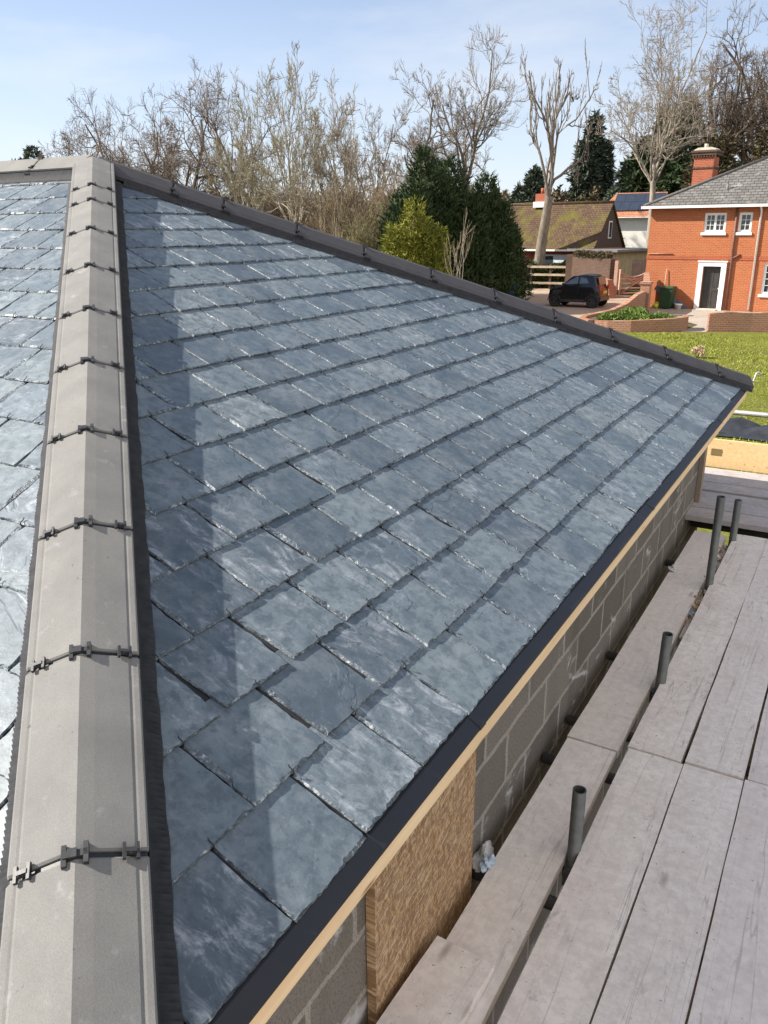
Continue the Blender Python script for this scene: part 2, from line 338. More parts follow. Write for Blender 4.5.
M = dict(
    slate=mat_slate(), slate_edge=mat_slate_edge(), cap=mat_cap(f_=1.1), cap_shaded=mat_cap('shaded_concrete_cap', .40), board=mat_board(), pine=mat_pine(), block=mat_block(), osb=mat_osb(),
    black=simple('black_plastic', (.018, .019, .022), .5, .3, 20, .1), roll=simple('hip_roll_rubber', (.040, .041, .046), .75, .3, 30, .1, spec=.25),
    clip=simple('clip_plastic', (.035, .036, .038), .5, .3, 30, .1), deck=simple('roofing_felt', (.02, .022, .026), .9),
    strip=simple('eaves_strip_plastic', (.017, .018, .023), .55, .15, 5, .05), steel=mat_metal('scaffold_steel', (.15, .155, .15), .5, .5), galv=mat_metal('galvanised_tube', (.55, .55, .53), .45, .5),
    brick=mat_brick('orange_brick', (.44, .128, .046), (.36, .094, .034), (.40, .24, .15), dirt=.25, dirtcol=(.26, .075, .03)),
    brick_band=mat_brick('red_brick_band', (.38, .088, .036), (.33, .072, .030), (.36, .18, .11)),
    brick_wall=mat_brick('weathered_brick', (.34, .15, .085), (.25, .11, .065), (.36, .28, .22), dirt=.6, dirtcol=(.26, .19, .14), bump=.6),
    brick_dark=mat_brick('mossy_old_brick', (.115, .062, .044), (.07, .042, .032), (.15, .125, .10), op='SUBTRACT', dirt=.85, dirtcol=(.06, .05, .035), bump=.7),
    brick_chim=mat_brick('chimney_brick', (.42, .10, .045), (.32, .07, .03), (.36, .22, .16)),
    white=simple('white_paint', (.78, .77, .74), .5, .05, 3, .05), cream=simple('cream_render', (.55, .50, .37), .8, .15, 3, .1), tan=simple('tan_render', (.36, .30, .18), .85, .2, 3, .1),
    whitewall=simple('white_render', (.78, .76, .70), .85, .06, 2, .05), glass=mat_glass(), blackpaint=simple('dark_door_paint', (.05, .047, .042), .4, .2, 4, .05),
    house_roof=mat_rooftile('grey_slate_tiles', (.115, .110, .102), (.165, .158, .148), (.36, .35, .32), .28, .12, (.60, .72)), hip_tile=simple('dark_ridge_tile', (.10, .095, .09), .85, .3, 6),
    cott_roof=mat_rooftile('mossy_clay_tiles', (.085, .052, .034), (.125, .082, .052), (.125, .115, .018), .2, .12, (.47, .66)), timber_dark=simple('dark_cladding', (.075, .048, .038), .8, .3, 6),
    terracotta=mat_rooftile('terracotta_tiles', (.40, .16, .09), (.48, .21, .12)), solar=simple('solar_panel_glass', (.035, .045, .065), .2, .15, 2, 0), lead=simple('flat_roof_felt', (.17, .165, .16), .8, .3, 3),
    grass=mat_grass(), ground=mat_grass('rough_ground', (.055, .06, .022), (.11, .10, .045), .3), gravel=mat_gravel('drive_gravel', (.36, .27, .20), (.48, .37, .28)), paving=mat_gravel('paving_concrete', (.34, .29, .24), (.44, .38, .32)), soil=mat_gravel('soil', (.10, .07, .045), (.16, .12, .08)),
    bark_grey=mat_bark('grey_bark', (.13, .11, .09), (.27, .235, .19)), bark_brown=mat_bark('brown_bark', (.09, .068, .05), (.19, .145, .105)), bark_pale=mat_bark('pale_bark', (.22, .19, .15), (.40, .35, .28)),
    twig_brown=simple('brown_twigs', (.20, .155, .120), .9, .3, .6, 0), twig_grey=simple('grey_twigs', (.24, .20, .165), .9, .3, .6, 0), twig_green=simple('olive_twigs', (.22, .20, .095), .9, .3, .6, 0), twig_tan=simple('tan_twigs', (.26, .20, .125), .9, .3, .6, 0),
    conifer=mat_leaf('dark_conifer_needles', (.014, .026, .012), (.055, .085, .030), 3.5), conifer_far=mat_leaf('grey_green_needles', (.040, .058, .042), (.085, .105, .070)), conifer_yel=mat_leaf('yellow_green_sprays', (.11, .125, .018), (.25, .245, .040)), ivy=mat_leaf('brown_green_ivy', (.07, .058, .032), (.14, .115, .062)),
    hedge=mat_leaf('hedge_leaves', (.035, .050, .016), (.085, .105, .034)), herb=mat_leaf('bed_leaves', (.075, .12, .022), (.16, .22, .05)), blade=mat_leaf('grass_blades', (.16, .185, .022), (.28, .295, .06), .8),
    tarp=simple('black_sheeting', (.03, .032, .036), .35, .3, 6, .2, .02), carpaint=simple('black_car_paint', (.012, .012, .014), .12, .1, 2, 0), carglass=mat_glass('car_glass', (.06, .075, .085), .04), tyre=simple('tyre_rubber', (.015, .015, .015), .8), rim=simple('dark_wheel_rim', (.05, .05, .055), .35, .2, 6, 0, metal=.6), lamp_red=simple('red_lamp_lens', (.40, .02, .02), .25, .1, 9, 0), plate=simple('yellow_plate', (.65, .50, .08), .5, .05, 9, 0),
    bin_green=simple('green_bin_plastic', (.02, .06, .025), .5, .15, 4, 0), bin_blue=simple('blue_bin_plastic', (.015, .06, .30), .45, .15, 4, 0), fence=simple('pale_fence_timber', (.50, .42, .31), .85, .2, 6), gate=simple('pink_gate_timber', (.46, .31, .24), .85, .2, 6),
    foil=simple('crumpled_wrapper', (.42, .50, .58), .4, .3, 30, .3), chips=simple('wood_chips', (.48, .34, .22), .8, .4, 20), mortar=simple('mortar_crumbs', (.52, .50, .47), .9, .3, 30), pot=simple('grey_pot', (.30, .29, .28), .7), yellow=simple('yellow_toy_plastic', (.55, .52, .05), .5), flower=simple('dried_flower', (.52, .40, .27), .9, .3, 20), stone=simple('pale_stone', (.55, .50, .42), .9))

# ------------------------------------------------------------------ ground
def sheet(name, pts, z, mat, thick=None):
    bm = bmesh.new(); bm.faces.new([bm.verts.new((x, y, z)) for x, y in pts]); o = bm_obj(name, bm, mat, recalc=False); o['kind'] = 'structure'
    if o.data.polygons[0].normal.z < 0: o.data.flip_normals()
    return o
sheet('ground', [(-900, -900), (900, -900), (900, 900), (-900, 900)], 0, M['ground'])
sheet('lawn', [(-9.2, 30.2), (-8.0, 29.9), (-6.8, 30.3), (-5.5, 31.1), (-4.8, 31.5), (-2.6, 32.4), (3, 34), (25, 34), (25, 7.2), (-14, 9.0)], .004, M['grass'])
sheet('driveway', [(-24, 33), (-14, 28), (-9.0, 30), (-8.6, 32), (-8.2, 36.4), (-9.1, 40.2), (-10.0, 47.0), (-12, 46.5), (-15.5, 50), (-20.5, 52.5), (-30, 50)], .008, M['gravel'])
sheet('paved_path', [(-5.55, 31.0), (-4.75, 31.4), (-4.6, 34.0), (2, 34.4), (2, 39.3), (-8.9, 40.4), (-8.1, 36.4), (-6.6, 35.5), (-5.4, 33.6)], .012, M['paving'])
sheet('site_ground', [(-7, -8), (8, -8), (8, 7.6), (-7, 8.6)], .004, M['soil'])

# ------------------------------------------------------------------ the slated extension
AP = Vector((-3.9975, 3.5325, 3.9275)); C1 = Vector((-.7055, .40, 2.4215)); C2 = Vector((-.7055, 6.825, 2.4215))
RIDGE_END = Vector((-11.5, 3.5325, 3.9275)); C3 = Vector((-14.8, 6.825, 2.4215)); C4 = Vector((-14.8, .40, 2.4215))
ext = thing('house_extension', 'single storey block extension with a new hipped blue-grey slate roof, in the foreground', 'building', (-4, 3.5, 0))
EXT_INV = Matrix.Translation((4, -3.5, 0))
def own(o, parent=ext):
    o.parent = parent; o.matrix_parent_inverse = EXT_INV if parent is ext else Matrix.Identity(4)
    return o
bm = bmesh.new()
V = [bm.verts.new(p) for p in (C1, C2, C3, C4, AP, RIDGE_END)]
for f in ((0, 1, 4), (1, 2, 5, 4), (2, 3, 5), (3, 0, 4, 5), (3, 2, 1, 0)): bm.faces.new([V[i] for i in f])
own(bm_obj('roof_deck', bm, M['deck']))

def plane_frame(o, e, upref):
    e = e.normalized(); n = e.cross(upref).normalized()
    if n.z < 0: n = -n
    t = n.cross(e).normalized()
    if t.z < 0: t = -t
    return o, e, t, n
END = plane_frame(Vector((-.7055, 1.498, 2.4215)), Vector((0, 1, 0)), AP - C1)
MAIN = plane_frame(Vector((-.7055, .40, 2.4215)), Vector((-1, 0, 0)), AP - C1)
def hip_frame(a, c, n):
    d = (c - a).normalized(); u = n.cross(d).normalized(); return d, u
def build_slates(name, frame, w, g, ncourse, phase, srange, cuts, label, seed):
    o, e, t, n = frame; rr = random.Random(seed)
    bm = bmesh.new(); lay = bm.loops.layers.color.new('rnd'); hooks = []
    for j in range(ncourse):
        ph = phase + (.5 if j % 2 == 0 else 0.0)
        for i in range(srange[0], srange[1]):
            s0 = (i + ph) * w; s1 = s0 + w; t0 = j * g; t1 = (j + 1) * g + .05
            c = o + e * (s0 + w / 2) + t * (t0 + g / 2)
            if any((c - q).dot(nn) < -.30 for q, nn in cuts): continue
            col = (rr.random(), rr.random(), rr.random(), 1)
            gap = .0022 + rr.random() * .0018; dz = rr.uniform(-.0008, .0014); sk = rr.uniform(-.0025, .0025); dt = rr.uniform(-.004, .003)
            Ls = s0 + gap; Rs = s1 - gap
            def side(a, b, k, jag):   # points from a to b with irregular dressing
                return [(a[0] + (b[0] - a[0]) * q / k + rr.uniform(-jag, jag), a[1] + (b[1] - a[1]) * q / k + rr.uniform(-jag, jag)) for q in range(k)]
            bl = (Ls + sk, t0 + dt); br_ = (Rs + sk, t0 + dt + rr.uniform(-.002, .002)); tr = (Rs - sk, t1); tl = (Ls - sk, t1)
            if rr.random() < .12: bl = (bl[0] + rr.uniform(.004, .02), bl[1] + rr.uniform(0, .006))
            bot = side(bl, br_, 22, .0016); rgt = side(br_, tr, 16, .0011); top = [tr, tl]; lft = side(tl, bl, 16, .0011)[1:]
            outer = bot + rgt + top + lft
            def P(st, f_out, inner):
                frac = (st[1] - t0) / (t1 - t0); ht = .0128 - .0092 * frac + dz * (1 - frac)
                return o + e * st[0] + t * st[1] + n * (ht - (0 if inner else f_out))
            nb, nr = len(bot), len(rgt)
            inner = []
            depth_b, depth_r, depth_l = rr.uniform(.0025, .0055), rr.uniform(.0025, .005), rr.uniform(.004, .0095)
            cut = 1.0
            for q, st in enumerate(outer):
                if rr.random() < .4: cut = rr.choice((.25, .45, .8, 1.2, 1.9))
                x, y = st
                if q < nb: y += depth_b * cut; x = min(max(x, bl[0] + depth_l * .8), br_[0] - depth_r * .8)
                elif q < nb + nr: x -= depth_r * cut; y = max(y, t0 + depth_b)
                elif q < nb + nr + 2: pass
                else: x += depth_l * cut; y = max(y, t0 + depth_b)
                inner.append((x, y))
            th = .0058 + rr.uniform(0, .0018)
            vi = [bm.verts.new(P(st, 0, True)) for st in inner]; vo = [bm.verts.new(P(st, th * .72, False)) for st in outer]; vb = [bm.verts.new(P(st, th, False)) for st in outer]
            fs = [bm.faces.new(vi)]
            N = len(outer)
            for q in range(N):
                q2 = (q + 1) % N
                f = bm.faces.new((vi[q], vo[q], vo[q2], vi[q2])); f.material_index = 1 if not (nb + nr <= q < nb + nr + 2) else 0; fs.append(f)
                f = bm.faces.new((vo[q], vb[q], vb[q2], vo[q2])); f.material_index = 1; fs.append(f)
            for f in fs:
                for lp in f.loops: lp[lay] = col
            if j > 0:
                hp = o + e * (s0 + w / 2) + t * (t0 + dt)
                hooks.append((hp, dz))
    for q, nn in cuts:
        bmesh.ops.bisect_plane(bm, geom=bm.verts[:] + bm.edges[:] + bm.faces[:], plane_co=q, plane_no=-nn, clear_outer=True, clear_inner=False)
    bm.normal_update()
    ob = own(bm_obj(name, bm, [M['slate'], M['slate_edge']], recalc=False))
    ob['label'] = label
    return ob, hooks
W = .25; G = .2025
d1, u1r = hip_frame(AP, C1, END[3]);  u1r = u1r if u1r.y > 0 else -u1r      # into the end slope
d2, u2 = hip_frame(AP, C2, END[3]);   u2 = u2 if u2.y < 0 else -u2
_, u1l = hip_frame(AP, C1, MAIN[3]);  u1l = u1l if u1l.x < 0 else -u1l      # into the main slope
ur = Vector((0, -1, 0)); tm = MAIN[2]
cut1 = (AP + u1r * .085, u1r); cut2 = (AP + u2 * .085, u2)
_, hooks_e = build_slates('slate_slope', END, W, G, 18, 0.0, (-8, 25), [cut1, cut2], 'slates of the hip end slope, blue-grey with pale smears', 3)
gm = G * (AP.z - C1.z) / (AP - C1).dot(MAIN[2]) / ((AP.z - C1.z) / (AP - C1).dot(END[2])); gm = G * END[2].z / MAIN[2].z
_, hooks_m = build_slates('slate_slope', MAIN, W, gm, 18, .2, (-1, 26), [(AP + u1l * .085, u1l), (AP - tm * .075, -tm)], 'slates of the left slope, bright in the sun', 5)

def hook_mesh(frame):
    o, e, t, n = frame; bm = bmesh.new()
    tube(bm, [t * .004 + n * .002, -t * .0035 + n * .004, -t * .0045 + n * .011, -t * .001 + n * .0175, t * .007 + n * .0182, t * .0125 + n * .0188, t * .015 + n * .0225], .0015, 5)
    me = bpy.data.meshes.new('slate_hook'); bmesh.ops.recalc_face_normals(bm, faces=bm.faces); bm.to_mesh(me); bm.free(); me.materials.append(M['black']); return me
CAMP = Vector((0, 0, CAM_H))
def inside(p, cuts): return all((p - q).dot(nn) > .03 for q, nn in cuts)
allh = [(hp, 0) for hp, _ in hooks_e if inside(hp, [cut1, cut2])] + [(hp, 1) for hp, _ in hooks_m if inside(hp, [(AP + u1l * .085, u1l), (AP - tm * .075, -tm)]) and hp.x > -6.2]
allh.sort(key=lambda h: (h[0] - CAMP).length)
hm = [hook_mesh(END), hook_mesh(MAIN)]
for hp, k in allh[:98]:
    ob = link(bpy.data.objects.new('slate_hook', hm[k])); ob.location = hp; ob.parent = ext; ob.matrix_parent_inverse = EXT_INV
bm = bmesh.new()
for hp, k in allh[98:]:
    n0 = len(bm.verts); bm.from_mesh(hm[k]); bm.verts.ensure_lookup_table()
    bmesh.ops.translate(bm, verts=bm.verts[n0:], vec=hp)
own(bm_obj('slate_hook', bm, M['black']))['kind'] = 'stuff'

# hip and ridge caps, unions, clips, rolls
CT, CE, CW = .084, .081, .094           # height of crest and of the wing edge, square to the slope
CR = {'drop': 0.0, 'foot': .068}
def cap_profile(base, uR, nR, uL, nL, shrink=0.0):
    mv = (nR + nL).normalized(); crest = base + mv * ((CT - shrink) / mv.dot(nR))
    def side(u, n):
        h = lambda t: CT - (CT - CE + CR['drop']) * t / CW - shrink
        return [base + u * .003 + n * (h(.003) + .0002), base + u * .030 + n * h(.03), base + u * .070 + n * (h(.07) - .0006), base + u * .075 + n * (h(.075) - .0024), base + u * .080 + n * (h(.08) - .0010), base + u * (CW - .004) + n * h(CW), base + u * CW + n * (h(CW) - .003), base + u * CW + n * (CR['foot'] - shrink)], [base + u * .084 + n * (CR['foot'] - shrink), base + u * .02 + n * (h(.02) - .02)]
    ro, ri = side(uR, nR); lo, li = side(uL, nL)
    return [crest] + ro + ri + [crest - mv * .024] + li[::-1] + lo[::-1]
def build_cap(name, a, b, uR, nR, uL, nL, parent=ext):
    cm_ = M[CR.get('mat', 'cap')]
    d = (b - a).normalized(); bm = bmesh.new(); Lc = (b - a).length; rings = []
    ks = [0, .004, Lc * .25, Lc * .5, Lc * .75, Lc - .004, Lc]
    for q, s in enumerate(ks):
        pr = cap_profile(a + d * s, uR, nR, uL, nL, .003 if q in (0, 6) else 0)
        rings.append([bm.verts.new(p) for p in pr])
    N = len(rings[0])
    for i in range(len(rings) - 1):
        for k in range(N):
            bm.faces.new((rings[i][k], rings[i][(k + 1) % N], rings[i + 1][(k + 1) % N], rings[i + 1][k]))
    bm.faces.new(rings[0]); bm.faces.new(rings[-1][::-1])
    return own(bm_obj(name, bm, cm_), parent)
def build_union(cap_o, p, d, uR, nR, uL, nL, seed):
    """black tray under the joint at p plus three clips"""
    rr = random.Random(seed)
    bm = bmesh.new(); rings = []
    for s in (-.022, .022):
        pr = cap_profile(p + d * s, uR, nR, uL, nL, .0065); rings.append([bm.verts.new(q) for q in pr])
    N = len(rings[0])
    for k in range(N): bm.faces.new((rings[0][k], rings[0][(k + 1) % N], rings[1][(k + 1) % N], rings[1][k]))
    own(bm_obj('union_tray', bm, M['black']), cap_o)
    def clip(u, n, t, big):
        h = CT - (CT - CE + CR['drop']) * t / CW; q = p + u * t + n * (h + .001)
        X, Y, Z = d, u, n; Mx = Matrix((( X.x, Y.x, Z.x, q.x), (X.y, Y.y, Z.y, q.y), (X.z, Y.z, Z.z, q.z), (0, 0, 0, 1)))
        bm = bmesh.new(); s = .70
        box(bm, -.008 * s, .008 * s, -.020 * s, .020 * s, 0, .009 * s, 0, Mx)
        box(bm, -.021 * s, .021 * s, -.020 * s, -.012 * s, .001, .0115 * s, 0, Mx)
        box(bm, -.021 * s, .021 * s, .012 * s, .020 * s, .001, .0115 * s, 0, Mx)
        box(bm, -.004, .004, -.009, .009, .009, .014 * s, 0, Mx)
        own(bm_obj('clip', bm, M['clip'], bevel=.001), cap_o)
    clip(uR, nR, .062, False); clip(uL, nL, .062, False)
    uc = (uR - uL).normalized(); nc = (nR + nL).normalized(); dd = d
    uc = (uc - dd * uc.dot(dd)).normalized(); nc = dd.cross(uc); nc = nc if nc.z > 0 else -nc
    mv = (nR + nL).normalized(); q = p + mv * (CT / mv.dot(nR) + .001); Mx = Matrix(((dd.x, uc.x, nc.x, q.x), (dd.y, uc.y, nc.y, q.y), (dd.z, uc.z, nc.z, q.z), (0, 0, 0, 1)))
    bm = bmesh.new()
    box(bm, -.006, .006, -.020, .020, -.008, .003, 0, Mx); box(bm, -.019, .019, -.022, -.014, -.012, .001, 0, Mx); box(bm, -.019, .019, .013, .021, -.012, .003, 0, Mx)
    box(bm, -.008, .008, -.012, .003, .001, .0065, 0, Mx)
    for uu, nn in ((uR, nR), (uL, nL)):
        q = p + uu * (CW - .004); M2 = Matrix(((dd.x, uu.x, nn.x, q.x), (dd.y, uu.y, nn.y, q.y), (dd.z, uu.z, nn.z, q.z), (0, 0, 0, 1)))
        b2 = bmesh.new(); box(b2, -.004, .042, -.004, .013, .020, .052, 0, M2); own(bm_obj('tab', b2, M['black'], bevel=.0015), cap_o)
    own(bm_obj('clip', bm, M['clip'], bevel=.0015), cap_o)
def run_caps(name, a, d, joints, uR, nR, uL, nL, seed, start=0.0):
    prev = start
    for i, s in enumerate(joints):
        c = build_cap(name, a + d * (prev + .0055), a + d * (s - .0055), uR, nR, uL, nL)
        if i < len(joints) - 1 or name == 'ridge_cap': build_union(c, a + d * s, d, uR, nR, uL, nL, seed + i)
        prev = s
L1 = (C1 - AP).length; L2 = (C2 - AP).length
BACK = plane_frame(C2, Vector((-1, 0, 0)), AP - C2)
_, u2b = hip_frame(AP, C2, BACK[3]); u2b = u2b if u2b.x < 0 else -u2b
run_caps('hip_cap', AP, d1, [.562, .821, 1.253, 1.719, 2.159, 2.587, 3.027, 3.473, 3.913, 4.372, L1 + .01], u1r, END[3], u1l, MAIN[3], 10)
CR['drop'] = .036; CR['foot'] = .022; CR['mat'] = 'cap_shaded'  # far-hip caps: same concrete darkened, their shade put into the colour
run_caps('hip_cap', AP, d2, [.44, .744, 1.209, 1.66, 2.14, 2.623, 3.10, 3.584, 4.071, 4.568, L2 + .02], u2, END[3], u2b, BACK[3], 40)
tb = BACK[2]; CR['drop'] = .02; CR['foot'] = .068; CR['mat'] = 'cap'
run_caps('ridge_cap', AP, Vector((-1, 0, 0)), [.44, .9, 1.36, 1.82, 2.28, 2.74, 3.2, 3.66, 4.12, 4.58, 5.04, 5.5, 5.96, 6.42, 6.88, 7.5], -tm, MAIN[3], -tb, BACK[3], 70)
def build_roll(a, d, u, n, Lr, parent=ext, t1=.142, top=.074):
    """pleated black strip lying on the slates along the cap"""
    rr = random.Random(int(Lr * 1000)); vs, fs = [], []; N = int(Lr / .0068)
    for i in range(N + 1):
        s = Lr * i / N; hh = .011 if i % 2 else 0.0
        wob = .0015 * math.sin(s * 23) + .001 * math.sin(s * 61)
        for t, h in ((CW + .0012, top), (.108, .024 + hh), (t1 + wob, .0165 + hh * .8), (t1 + .004 + wob, .010)):
            p = a + d * s + u * t + n * h; vs.append(tuple(p))
    for i in range(N):
        for k in range(3):
            q = i * 4 + k; fs.append((q, q + 1, q + 5, q + 4))
    o = mesh_obj('hip_roll', vs, np.array(fs), M['roll']); own(o, parent)
for a, d, u, n, Lr, top in ((AP, d1, u1r, END[3], L1, .074), (AP, d1, u1l, MAIN[3], L1, .062), (AP, d2, u2, END[3], L2, .034), (AP, Vector((-1, 0, 0)), -tm, MAIN[3], 7.5, .055)):
    s0 = .17 if d.x > 0 else .02
    build_roll(a + d * s0, d, u, n, Lr - s0 - .02, top=top)
# dark tabs of the union trays poking out at the cap edges
# eaves strip, batten, soffit, walls
e, t, n = END[1], END[2], END[3]
bm = bmesh.new()
prism(bm, [(-.740, 2.4305), (-.700, 2.4225), (-.668, 2.4035), (-.6665, 2.3955), (-.672, 2.393), (-.740, 2.417)], 1, .385, 6.80)
for yj in (1.62, 3.55, 5.5): prism(bm, [(-.712, 2.4262), (-.700, 2.4241), (-.6675, 2.4052), (-.6645, 2.3955), (-.6665, 2.3945)], 1, yj, yj + .035)
own(bm_obj('eaves_strip', bm, M['strip']))
bm = bmesh.new(); box(bm, -.693, -.6685, .39, 6.78, 2.349, 2.3945); own(bm_obj('fascia_batten', bm, M['pine'], bevel=.002))
bm = bmesh.new(); box(bm, -14.0, -.6935, .366, .389, 2.34, 2.394); own(bm_obj('fascia_batten', bm, M['pine']))
bm = bmesh.new(); prism(bm, [(-14.0, .34), (-.70, .34), (-.70, .41), (-14.0, .41)], 2, 2.3955, 2.404); own(bm_obj('eaves_strip', bm, M['strip']))
bm = bmesh.new(); box(bm, -1.0, -.90, .62, 6.50, 0, 2.419); box(bm, -14.6, -1.0, .62, .72, 0, 2.419); box(bm, -14.6, -1.0, 6.40, 6.50, 0, 2.419)
own(bm_obj('block_wall', bm, M['block']))
bm = bmesh.new(); box(bm, -.897, -.868, 1.425, 2.085, 1.05, 2.415); own(bm_obj('sheathing_board', bm, M['osb'], bevel=.001))
bm = bmesh.new(); box(bm, -.897, -.862, 6.40, 6.497, .5, 2.41); own(bm_obj('corner_post', bm, mat_board('grey_post_timber', (.24, .19, .15), (.36, .29, .22)), bevel=.003))
# hip iron: galvanised bar with a scroll standing off the corner
bm = bmesh.new(); q = AP + d2 * (L2 + .01) + Vector((0, 0, .012))
tube(bm, [q - d2 * .10, q + d2 * .01, q + d2 * .05 + Vector((0, 0, .0)), q + d2 * .075 + Vector((0, 0, .03)), q + d2 * .09 + Vector((0, 0, .075)), q + d2 * .10 + Vector((0, 0, .115)), q + d2 * .12 + Vector((0, 0, .13)), q + d2 * .14 + Vector((0, 0, .122)), q + d2 * .143 + Vector((0, 0, .105))], .007, 8)
own(bm_obj('hip_iron', bm, M['galv']))

# ------------------------------------------------------------------ scaffold
def board(label, x0, x1, y0, y1, z, th=.038, rot=0.0, mat=None, seed=0, along='Y', group='scaffold boards'):
    rr = random.Random(seed); bm = bmesh.new()
    Wd, Ln = (x1 - x0, y1 - y0) if along == 'Y' else (y1 - y0, x1 - x0)
    ny = max(6, int(Ln / .25)); rows = []
    for i in range(ny + 1):
        y = -Ln / 2 + Ln * i / ny; a = rr.uniform(-.0022, .0022); b = rr.uniform(-.0022, .0022); dz = rr.uniform(-.001, .001)
        rows.append([bm.verts.new((xx, y, zz + dz)) for xx, zz in ((-Wd / 2 + a, -th), (Wd / 2 + b, -th), (Wd / 2 + b, 0), (Wd / 6, .0012), (-Wd / 6, .0012), (-Wd / 2 + a, 0))])
    for i in range(ny):
        for k in range(6): bm.faces.new((rows[i][k], rows[i][(k + 1) % 6], rows[i + 1][(k + 1) % 6], rows[i + 1][k]))
    bm.faces.new(rows[0]); bm.faces.new(rows[-1][::-1])
    o = bm_obj('scaffold_board', bm, mat or M['board'], bevel=.003)
    o.location = ((x0 + x1) / 2, (y0 + y1) / 2, z); o.rotation_euler = (0, 0, rot + (0 if along == 'Y' else -math.pi / 2))
    return tag(o, label, 'board', group)
Zb = 1.5
board('near weathered board edging the open slot, in the row closest to the roof', -.557, -.336, -.9, 3.02, Zb, seed=1)
board('near weathered board, middle one of three side by side at bottom right', -.330, -.104, -.9, 3.03, Zb - .002, seed=2)
board('near weathered board at the bottom right corner with dark scratches', -.098, .128, -.9, 3.04, Zb + .001, seed=3)
board('long far board beside the upright tubes, edging the slot', -.545, -.327, 3.035, 5.96, Zb, rot=-.012, seed=4)
board('far board with wet stains along its seam, second from the slot', -.322, -.097, 3.045, 5.95, Zb + .002, rot=-.006, seed=5)
board('far board at the right edge of the photo, third from the slot', -.091, .135, 3.05, 5.97, Zb - .001, seed=6)
board('outer far board reaching the right picture edge behind the others', .141, .366, 3.05, 5.95, Zb, seed=7)
board('outer near board beyond the scratched one', .134, .36, -.9, 3.03, Zb, seed=17)
board('narrow far board lying against the block wall, split end at its near side', -.815, -.592, 3.02, 5.98, Zb - .03, rot=-.006, seed=8)
board('narrow near board by the chipboard panel carrying mud marks', -.818, -.604, .9, 3.005, Zb - .03, seed=9)
board('short board end with black mould spots, on top of the wall-side board at bottom', -.862, -.665, .55, 1.735, Zb + .012, rot=-.05, seed=10)
# cross platform at the far end
CROSS = mat_board('dirty_scaffold_timber', (.36, .33, .325), (.50, .47, .465))
board('grey cross board at the far platform, nearest one with a dark edge', -1.25, 3.1, 6.07, 6.295, Zb + .048, seed=11, mat=CROSS, along='X')
board('grey cross board at the far platform, second strip spattered with mortar', -1.28, 3.1, 6.30, 6.525, Zb + .052, seed=12, mat=CROSS, along='X')
board('grey cross board at the far platform, third strip beside a dark gap', -1.26, 3.1, 6.53, 6.755, Zb + .046, seed=15, mat=CROSS, along='X')
board('wide grey cross board at the far platform, just past the dark gap', -1.26, 3.1, 6.81, 7.035, Zb + .047, seed=13, mat=CROSS, along='X')
board('grey cross board between the dark gap and the toe board', -1.26, 3.1, 7.045, 7.27, Zb + .05, seed=16, mat=CROSS, along='X')
board('grey cross board against the foot of the yellow toe board', -1.26, 3.1, 7.28, 7.505, Zb + .045, seed=14, mat=CROSS, along='X')
tb_m = mat_pine('toe_board_pine', (.62, .40, .19), (.72, .52, .28))
bm = bmesh.new(); box(bm, -1.25, 3.1, 7.60, 7.638, Zb + .03, Zb + .285, 0)
tag(bm_obj('toe_board', bm, tb_m, bevel=.003), 'bright yellow toe board on edge with a hand hole at the far platform', 'board')
bpy.data.objects['toe_board'].name = 'toe_board'
tb_o = bpy.data.objects['toe_board']
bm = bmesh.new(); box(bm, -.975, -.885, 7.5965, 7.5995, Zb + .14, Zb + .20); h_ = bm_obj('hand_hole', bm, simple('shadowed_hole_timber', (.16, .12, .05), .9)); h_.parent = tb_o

def pole(label, pts, r=.0242, name='scaffold_tube', group='scaffold tubes', mat=None, coupler=None):
    bm = bmesh.new(); tube(bm, pts, r, 16, hollow=.82)
    o = bm_obj(name, bm, mat or M['steel']); tag(o, label, 'tube', group)
    if coupler:
        bm = bmesh.new(); x, y, z = coupler
        tube(bm, [(x, y, z - .035), (x, y, z + .035)], .036, 10); box(bm, x - .02, x + .055, y - .055, y - .02, z - .03, z + .03); tube(bm, [(x + .03, y - .07, z), (x + .03, y + .03, z)], .009, 8)
        c = bm_obj('coupler', bm, M['steel'], bevel=.002); c.parent = o
    return o
pole('short upright tube stub with an open top beside the near boards', [(-.578, 2.33, 0.0), (-.578, 2.33, 1.755)], coupler=(-.578, 2.33, 1.40))
pole('leaning dark tube stub in the slot between the far boards', [(-.585, 3.68, 0.0), (-.563, 3.645, 1.2), (-.548, 3.62, 1.77)], coupler=(-.566, 3.65, 1.40))
pole('tall dark upright tube near the wall corner, taller of the two', [(-.545, 4.98, 0.0), (-.545, 4.95, 2.075)], coupler=(-.545, 4.96, 1.41))
pole('shorter upright tube behind the tall one by the cross boards', [(-.53, 5.80, 0.0), (-.527, 5.82, 1.80)], coupler=(-.53, 5.81, 1.41))
zt = Zb - .038 - .0245 - .03
for y, lab in ((2.14, 'cross tube under the boards left of the stub pole, nearest visible'), (2.90, 'cross tube in the slot just before the board joint'), (3.235, 'cross tube in the slot just beyond the board joint'), (3.93, 'cross tube poking towards the wall under the middle of the far board'), (5.40, 'cross tube touching the wall near the far corner'), (6.30, 'cross tube under the far end of the walkway boards')):
    pole(lab, [(-.89, y, zt), (1.1, y + .01, zt)])
pole('long ledger tube running under the boards along the wall', [(-.53, -1, zt - .05), (-.53, 7.3, zt - .05)])
pole('outer ledger tube far under the boards', [(.9, -1, zt - .05), (.9, 7.3, zt - .05)])
pole('pale galvanised guard tube over the lawn beyond the toe board', [(-3.4, 7.85, 1.985), (3.2, 8.0, 1.985)], mat=M['galv'])
